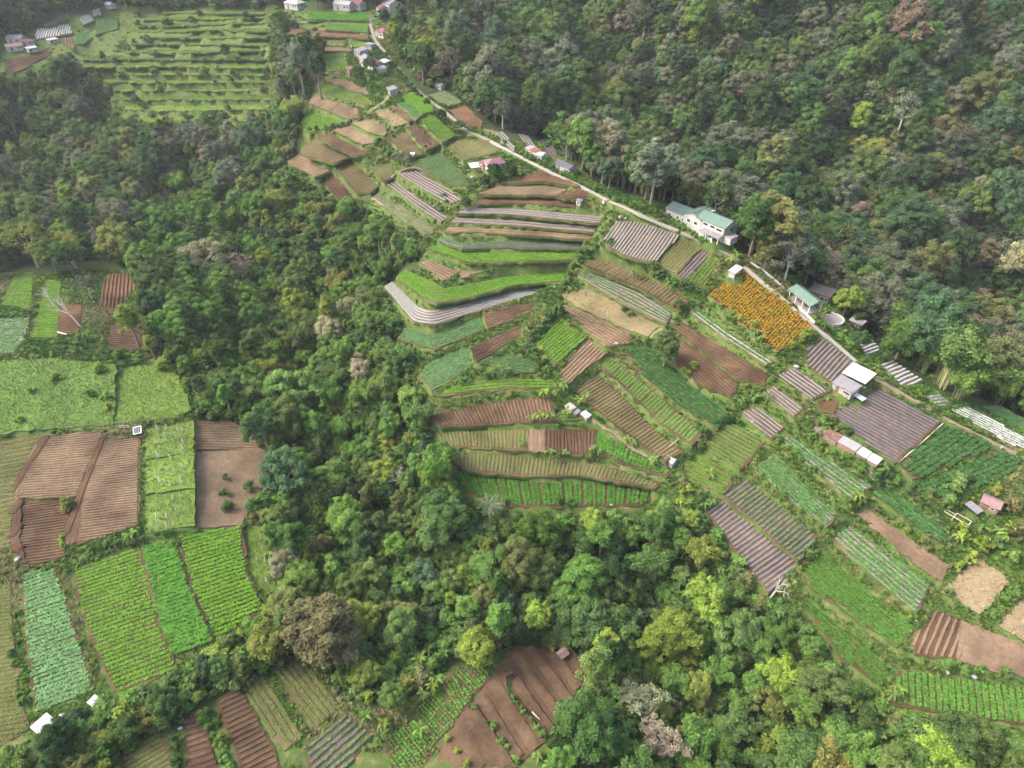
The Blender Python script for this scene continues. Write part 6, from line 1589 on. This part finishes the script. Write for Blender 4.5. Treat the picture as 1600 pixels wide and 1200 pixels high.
for i in range(-3, 4):
    for j in range(-3, 4):
        if (i * .82) ** 2 / 7.6 + (j * .82) ** 2 / 5.6 < 1: MB().box(i*.82 - .39, i*.82 + .39, j*.82 - .39, j*.82 + .39, .103, .125 + .006 * ((i * 3 + j) % 3)).build('paving_stone', BM['paving'], pt)
arc = np.linspace(-1.7, 1.2, 18)
for r0, r1, z1, nm_ in ((3.3, 3.55, .5, 'parapet'), (3.24, 3.61, .59, 'parapet_cap')):
    m = MB(); vs = []
    for t in arc:
        for r, zz in ((r0, .0 if nm_ == 'parapet' else .502), (r1, -.5 if nm_ == 'parapet' else .502), (r1, z1), (r0, z1)): vs.append((r * math.cos(t), r * .9 * math.sin(t), zz))
    k = len(arc)
    fs = [(4*i + a, 4*i + (a+1) % 4, 4*(i+1) + (a+1) % 4, 4*(i+1) + a) for i in range(k - 1) for a in range(4)] + [(3, 2, 1, 0), (4*k-4, 4*k-3, 4*k-2, 4*k-1)]
    m.add(vs, fs).build(nm_, BM['wall_white'], pt)
gt = tag(link('garden_terrace', None, None, tuple(at(1196, 410)), PAV_A), 'dark red garden terrace with a white rail above the marigold field', 'terrace')
MB().box(-3.2, 3.2, -1.5, 1.5, -.8, .1).build('paving', BM['tile_maroon'], gt)
for i in range(7): MB().box(-3.1 + i, -3.02 + i, 1.38, 1.46, .1, .9).build('rail_post', BM['frame_white'], gt)
MB().box(-3.15, 3.15, 1.36, 1.48, .9, .98).build('rail', BM['frame_white'], gt)
def wall_along(name, px, h, w, mat, label, cat='wall'):
    P = at([p_[0] for p_ in px], [p_[1] for p_ in px]); q = densify(P[:, :2], 2.0, 0, False)
    root = tag(link(name, None, None, (q[0, 0], q[0, 1], float(ground(*q[0])))), label, cat)
    o = np.array([q[0, 0], q[0, 1], float(ground(*q[0]))])
    for a, b in zip(q[:-1], q[1:]):
        d = (b - a) / (np.linalg.norm(b - a) + 1e-9); n_ = np.array([-d[1], d[0]]) * w / 2; b = b - d * .01
        za, zb = float(ground(*a)), float(ground(*b))
        vs = [(a - n_, za - .4), (b - n_, zb - .4), (b + n_, zb - .4), (a + n_, za - .4), (a - n_, za + h), (b - n_, zb + h), (b + n_, zb + h), (a + n_, za + h)]
        MB().add([tuple(np.array([v[0][0], v[0][1], v[1]]) - o) for v in vs], [(0, 3, 2, 1), (4, 5, 6, 7), (0, 1, 5, 4), (1, 2, 6, 5), (2, 3, 7, 6), (3, 0, 4, 7)]).build('wall_panel', BM[mat], root)
wall_along('garden_wall', [(1172,412),(1195,428),(1218,447),(1232,460)], .7, .2, 'wall_white', 'low white wall along the garden path above the marigolds')
wall_along('garden_wall', [(1246,482),(1262,498),(1272,508)], .9, .25, 'wall_white', 'low white wall between pavilion and marigold corner')
wall_along('villa_wall', [(1070,352),(1085,362),(1100,372),(1112,380)], .8, .2, 'wall_white', 'low pale wall in front of the white villa')
wall_along('border_rail', [(1403,724),(1435,697),(1472,664)], .35, .18, 'bamboo_pole', 'pale straight kerb along the right side of the big plastic square', 'kerb')
# ---- long patched shed
ls = tag(link('long_shed', None, None, tuple(LSHED), LSHED_A), 'long low shed with rusty, silver and white patched tin roof', 'shed')
for x0, x1, mat, zz in ((-8.2, -5.6, 'tin_pink', 1.3), (-5.5, -2.0, 'tin_rust', 1.4), (-1.9, 2.6, 'tin_pale', 1.5), (2.7, 5.2, 'tin_white', 1.25), (5.3, 7.8, 'tin_white', 1.1)):
    m, s_ = MB(), MB(); q = [(x0, 1.3, zz + .4), (x0, -1.3, zz), (x1, -1.3, zz), (x1, 1.3, zz + .4)]
    m.slab(q, .07); rr = m.build('roof_sheet', BM[mat], ls); seams(s_, q[0], q[3], q[2], q[1], max(3, int((x1 - x0) / .5))); s_.build('sheet_ribs', BM[mat], rr)
    MB().box(x0 + .1, x1 - .1, -1.2, -1.1, -.3, zz - .1).build('wall', BM['wall_brown'], ls)
for x in (-8, -3.8, .3, 4, 7.6): MB().box(x - .06, x + .06, 1.0, 1.12, -.3, 1.7).build('post', BM['wood'], ls)
# ---- open white frame pen
fp = at(1493, 813); fq = hit_plane_z(1505, 820, fp[2]) - hit_plane_z(1493, 813, fp[2])
pen = tag(link('animal_pen', None, None, tuple(fp), math.atan2(fq[1], fq[0])), 'open pale timber frame pen left of the rusty pink hut', 'pen')
for x0, x1, y0, y1 in ((-2.6, 2.6, -.9, -.78), (-.6, 2.6, .78, .9), (-2.6, -.4, .1, .22), (-2.6, -2.48, -.775, .095), (-.6, -.48, -.775, .775), (2.48, 2.6, -.775, .775)): MB().box(x0, x1, y0, y1, .9, 1.02).build('beam', BM['bamboo_pole'], pen)
for x, y in ((-2.54, -.84), (2.54, -.84), (2.54, .84), (-.54, .84), (-2.54, .16), (-.54, -.84)): MB().box(x - .06, x + .06, y - .06, y + .06, -.3, .897).build('post', BM['bamboo_pole'], pen)
# ---- solar panel on its stand
sp_ = at(217, 678); sq = hit_plane_z(227, 676, sp_[2]) - hit_plane_z(217, 678, sp_[2])
sol = tag(link('solar_panel', None, None, tuple(sp_), math.atan2(sq[1], sq[0])), 'white-framed solar panel on a stand above the left brown plot', 'solar panel')
MB().slab([(-.95, 1.0, 1.6), (-.95, -1.0, .9), (.95, -1.0, .9), (.95, 1.0, 1.6)], .08).build('frame', BM['frame_white'], sol)
for i in range(3):
    for j in range(4):
        x0, y0 = -.8 + i * .54, -.86 + j * .43; f = lambda y_: .905 + (y_ + 1.0) * .35
        MB().slab([(x0, y0 + .4, f(y0 + .4)+.01), (x0, y0, f(y0)+.01), (x0 + .51, y0, f(y0)+.01), (x0 + .51, y0 + .4, f(y0 + .4)+.01)], .012).build('panel_cell', BM['cells'], sol)
for x in (-.7, .7):
    for y in (-.7, .7): MB().box(x - .04, x + .04, y - .04, y + .04, -.3, .9 + (y + 1) * .35 - .05).build('leg', BM['tin_grey'], sol)
rk = tag(link('pole_rack', None, None, tuple(at(196, 672)), .1), 'small pale pole rack left of the solar panel', 'rack')
for x in (-1.0, 0, 1.0): MB().tube([(x, 0, -.2), (x, .1, 1.2)], [.05, .04], 5).build('post', BM['stake'], rk)
for zz in (.6, 1.1): MB().tube([(-1.2, .05, zz), (1.2, .05, zz)], [.035, .035], 5).build('rail', BM['stake'], rk)
# ---- pale stakes in the three green plots and the thin strip
STAKES = [(247,670),(262,668),(279,669),(287,672),(259,681),(276,681),(245,690),(261,688),(287,690),(263,704),(287,701),(248,711),(267,714),(287,708),(245,739),(263,734),(274,735),(287,728),(283,744),(252,751),(267,755),(285,753),(243,787),(272,778),(283,775),(247,808),(263,806),(278,801),(237,826),(249,824),(263,822),(273,818),(409,840),(412,855),(403,873),(416,875),(424,885),(418,907),(430,912)]
for i, (u, v) in enumerate(STAKES):
    p = at(u, v + 4)
    st = link('bean_stake', None, None, tuple(p), RNG.uniform(0, 3), RNG.uniform(.8, 1.15)); tag(st, None, 'stake', 'pale bean stakes in the green plots'); PENDING.append((st, u, v, 'bundle of pale leaning stakes'))
    for k in range(4):
        a = k * 1.57 + RNG.normal(0, .3); MB().tube([(.42 * math.cos(a), .42 * math.sin(a), -.1), (.08 * math.cos(a), .08 * math.sin(a), 1.3), (-.1 * math.cos(a), -.1 * math.sin(a), 1.9)], [.055, .05, .04], 4).build('pole', BM['stake'], st)
# ---- sacks, stones, posts
def sack(u, v, s, label, mat='tin_pale', name='white_sack', cat='sack'):
    s *= .75; p = at(u, v); rng = np.random.default_rng(int(u * 7 + v)); q = CUBE * np.array([.55, .35, .32]) * (1 + .0 * CUBE)
    V = q * s; V[..., 2] += .22 * s
    V = V + .05 * s * np.sin(V[..., ::-1] * 9)
    tag(link(name, qmesh(name, V, [BM[mat]]), None, tuple(p), rng.uniform(0, 3)), label, cat, 'sacks and sheets lying on the plots')
for u, v, s, l in [(284,1128,1.3,'upper of two white sacks beside the bottom brown plot'),(283,1141,1.2,'lower of two white sacks beside the bottom brown plot'),(30,877,2.0,'white heap at the lower end of the left dark trench'),(79,779,1.0,'small pale sack on the left brown plot'),(246,771,1.2,'grey-white bundle between the stake-filled plots'),
 (738,279,2.2,'white square sheet below the white porch'),(645,246,2.6,'round white water tank beside the pale grey tree'),(704,712,1.2,'white bundle at the left tip of the long olive terrace'),(917,526,1.0,'white sack at the corner of the bright green square'),(842,448,2.0,'white bundle at the right end of the silver bend'),(866,450,1.6,'dark-lined heap right of the white bundle'),
 (943,321,2.6,'crumpled white sheet beside the concrete road'),(968,343,2.2,'blue-white junk heap at the corner of the grey plastic plot'),(978,343,1.8,'pale junk heap right of the blue-white one'),(1243,578,2.0,'white bucket heap below the marigold field corner'),(1175,660,1.3,'white sack on the dusty grey plot'),(1484,842,1.0,'white sack on the weedy strip at right'),
 (1564,702,1.6,'white sack on the ridge path at the far right'),(893,1051,.8,'left of two small yellow-white sacks on the big brown field'),(899,1058,.8,'right of two small yellow-white sacks on the big brown field'),(100,1120,1.6,'white rubble heap beside the white tin shelter'),(115,1112,1.4,'pale rubble heap right of the white rubble'),(575,64,1.0,'small white post box by the village road'),
 (963,539,1.6,'blue-white heap below the dusty light brown plot'),(955,790,1.0,'white sack below the lowest green terrace'),(1350,608,1.2,'pale sack below the white tarpaulin roof'),(1430,972,1.0,'white sack between the right vegetable strips'),(1520,1060,1.6,'pale stone heap above the corner ribbed field'),(1480,1052,1.3,'smaller pale stone heap above the corner ribbed field')]:
    if 'tank' in l:
        tk_ = tag(link('water_tank', None, None, tuple(at(u, v))), l, 'tank')
        MB().tube([(0, 0, -.2), (0, 0, .2), (0, 0, 1.25), (0, 0, 1.4)], [.95, .95, .95, .7], 16).build('tank_body', BM['frame_white'], tk_); MB().tube([(0, 0, 1.38), (0, 0, 1.5)], [.3, .28], 12).build('lid', BM['tin_pale'], tk_)
        continue
    nm_, ct_ = ('rubble_heap', 'heap') if 'heap' in l else (('white_sheet', 'sheet') if 'sheet' in l else (('white_bundle', 'bundle') if 'bundle' in l else (('white_box', 'box') if 'box' in l else ('white_sack', 'sack'))))
    sack(u, v, s, l, name=nm_, cat=ct_)
for u, v, l in ((523,74,'left'), (536,75,'middle'), (549,76,'right')):
    p = at(u, v); m = MB().box(-.15, .15, -.15, .15, -.3, 1.3).box(-.2, .2, -.2, .2, 1.303, 1.4)
    tag(m.build('white_post', BM['frame_white'], loc=tuple(p)), f'{l} of three white posts on the thin tan village strip', 'post', 'white posts on the tan strip')
# ---- utility poles by the village
for u, v, l in ((518,44,'utility pole rising from the upper village terraces'), (660,142,'utility pole beside the fork of the ridge road'), (595,70,'utility pole on the inside of the village road bend')):
    p = at(u, v); pole = tag(link('utility_pole', None, None, tuple(p)), l, 'pole', 'utility poles by the village road')
    MB().tube([(0, 0, -.4), (0, 0, 4), (0, 0, 8)], [.13, .11, .09], 7).build('post', BM['wood'], pole); MB().box(-.8, .8, -.06, .06, 7.2, 7.34).build('crossarm', BM['wood'], pole)
    for x in (-.7, 0, .7): MB().tube([(x, 0, 7.342), (x, 0, 7.55)], [.05, .04], 6).build('insulator', BM['frame_white'], pole)
finish_labels()
# ------------------------------------------------------------------ the thin haze of the valley air
hz = MB().box(-4600, 4600, -4300, 4800, float(GZ.min()) - 2.0, float(max(GZ.max() + 25, CAMZ + 5)))
hm = bpy.data.materials.new('haze'); hm.use_nodes = True; hm.node_tree.nodes.clear()
ho = hm.node_tree.nodes.new('ShaderNodeOutputMaterial'); hv = hm.node_tree.nodes.new('ShaderNodeVolumePrincipled')
hv.inputs['Color'].default_value = (0.90, 0.95, 1.0, 1)
hv.inputs['Density'].default_value = 0.0001
hv.inputs['Anisotropy'].default_value = 0.2
hm.node_tree.links.new(hv.outputs[0], ho.inputs['Volume'])
tag(hz.build('haze', hm), 'thin pale haze in the valley air', 'haze', kind='stuff')
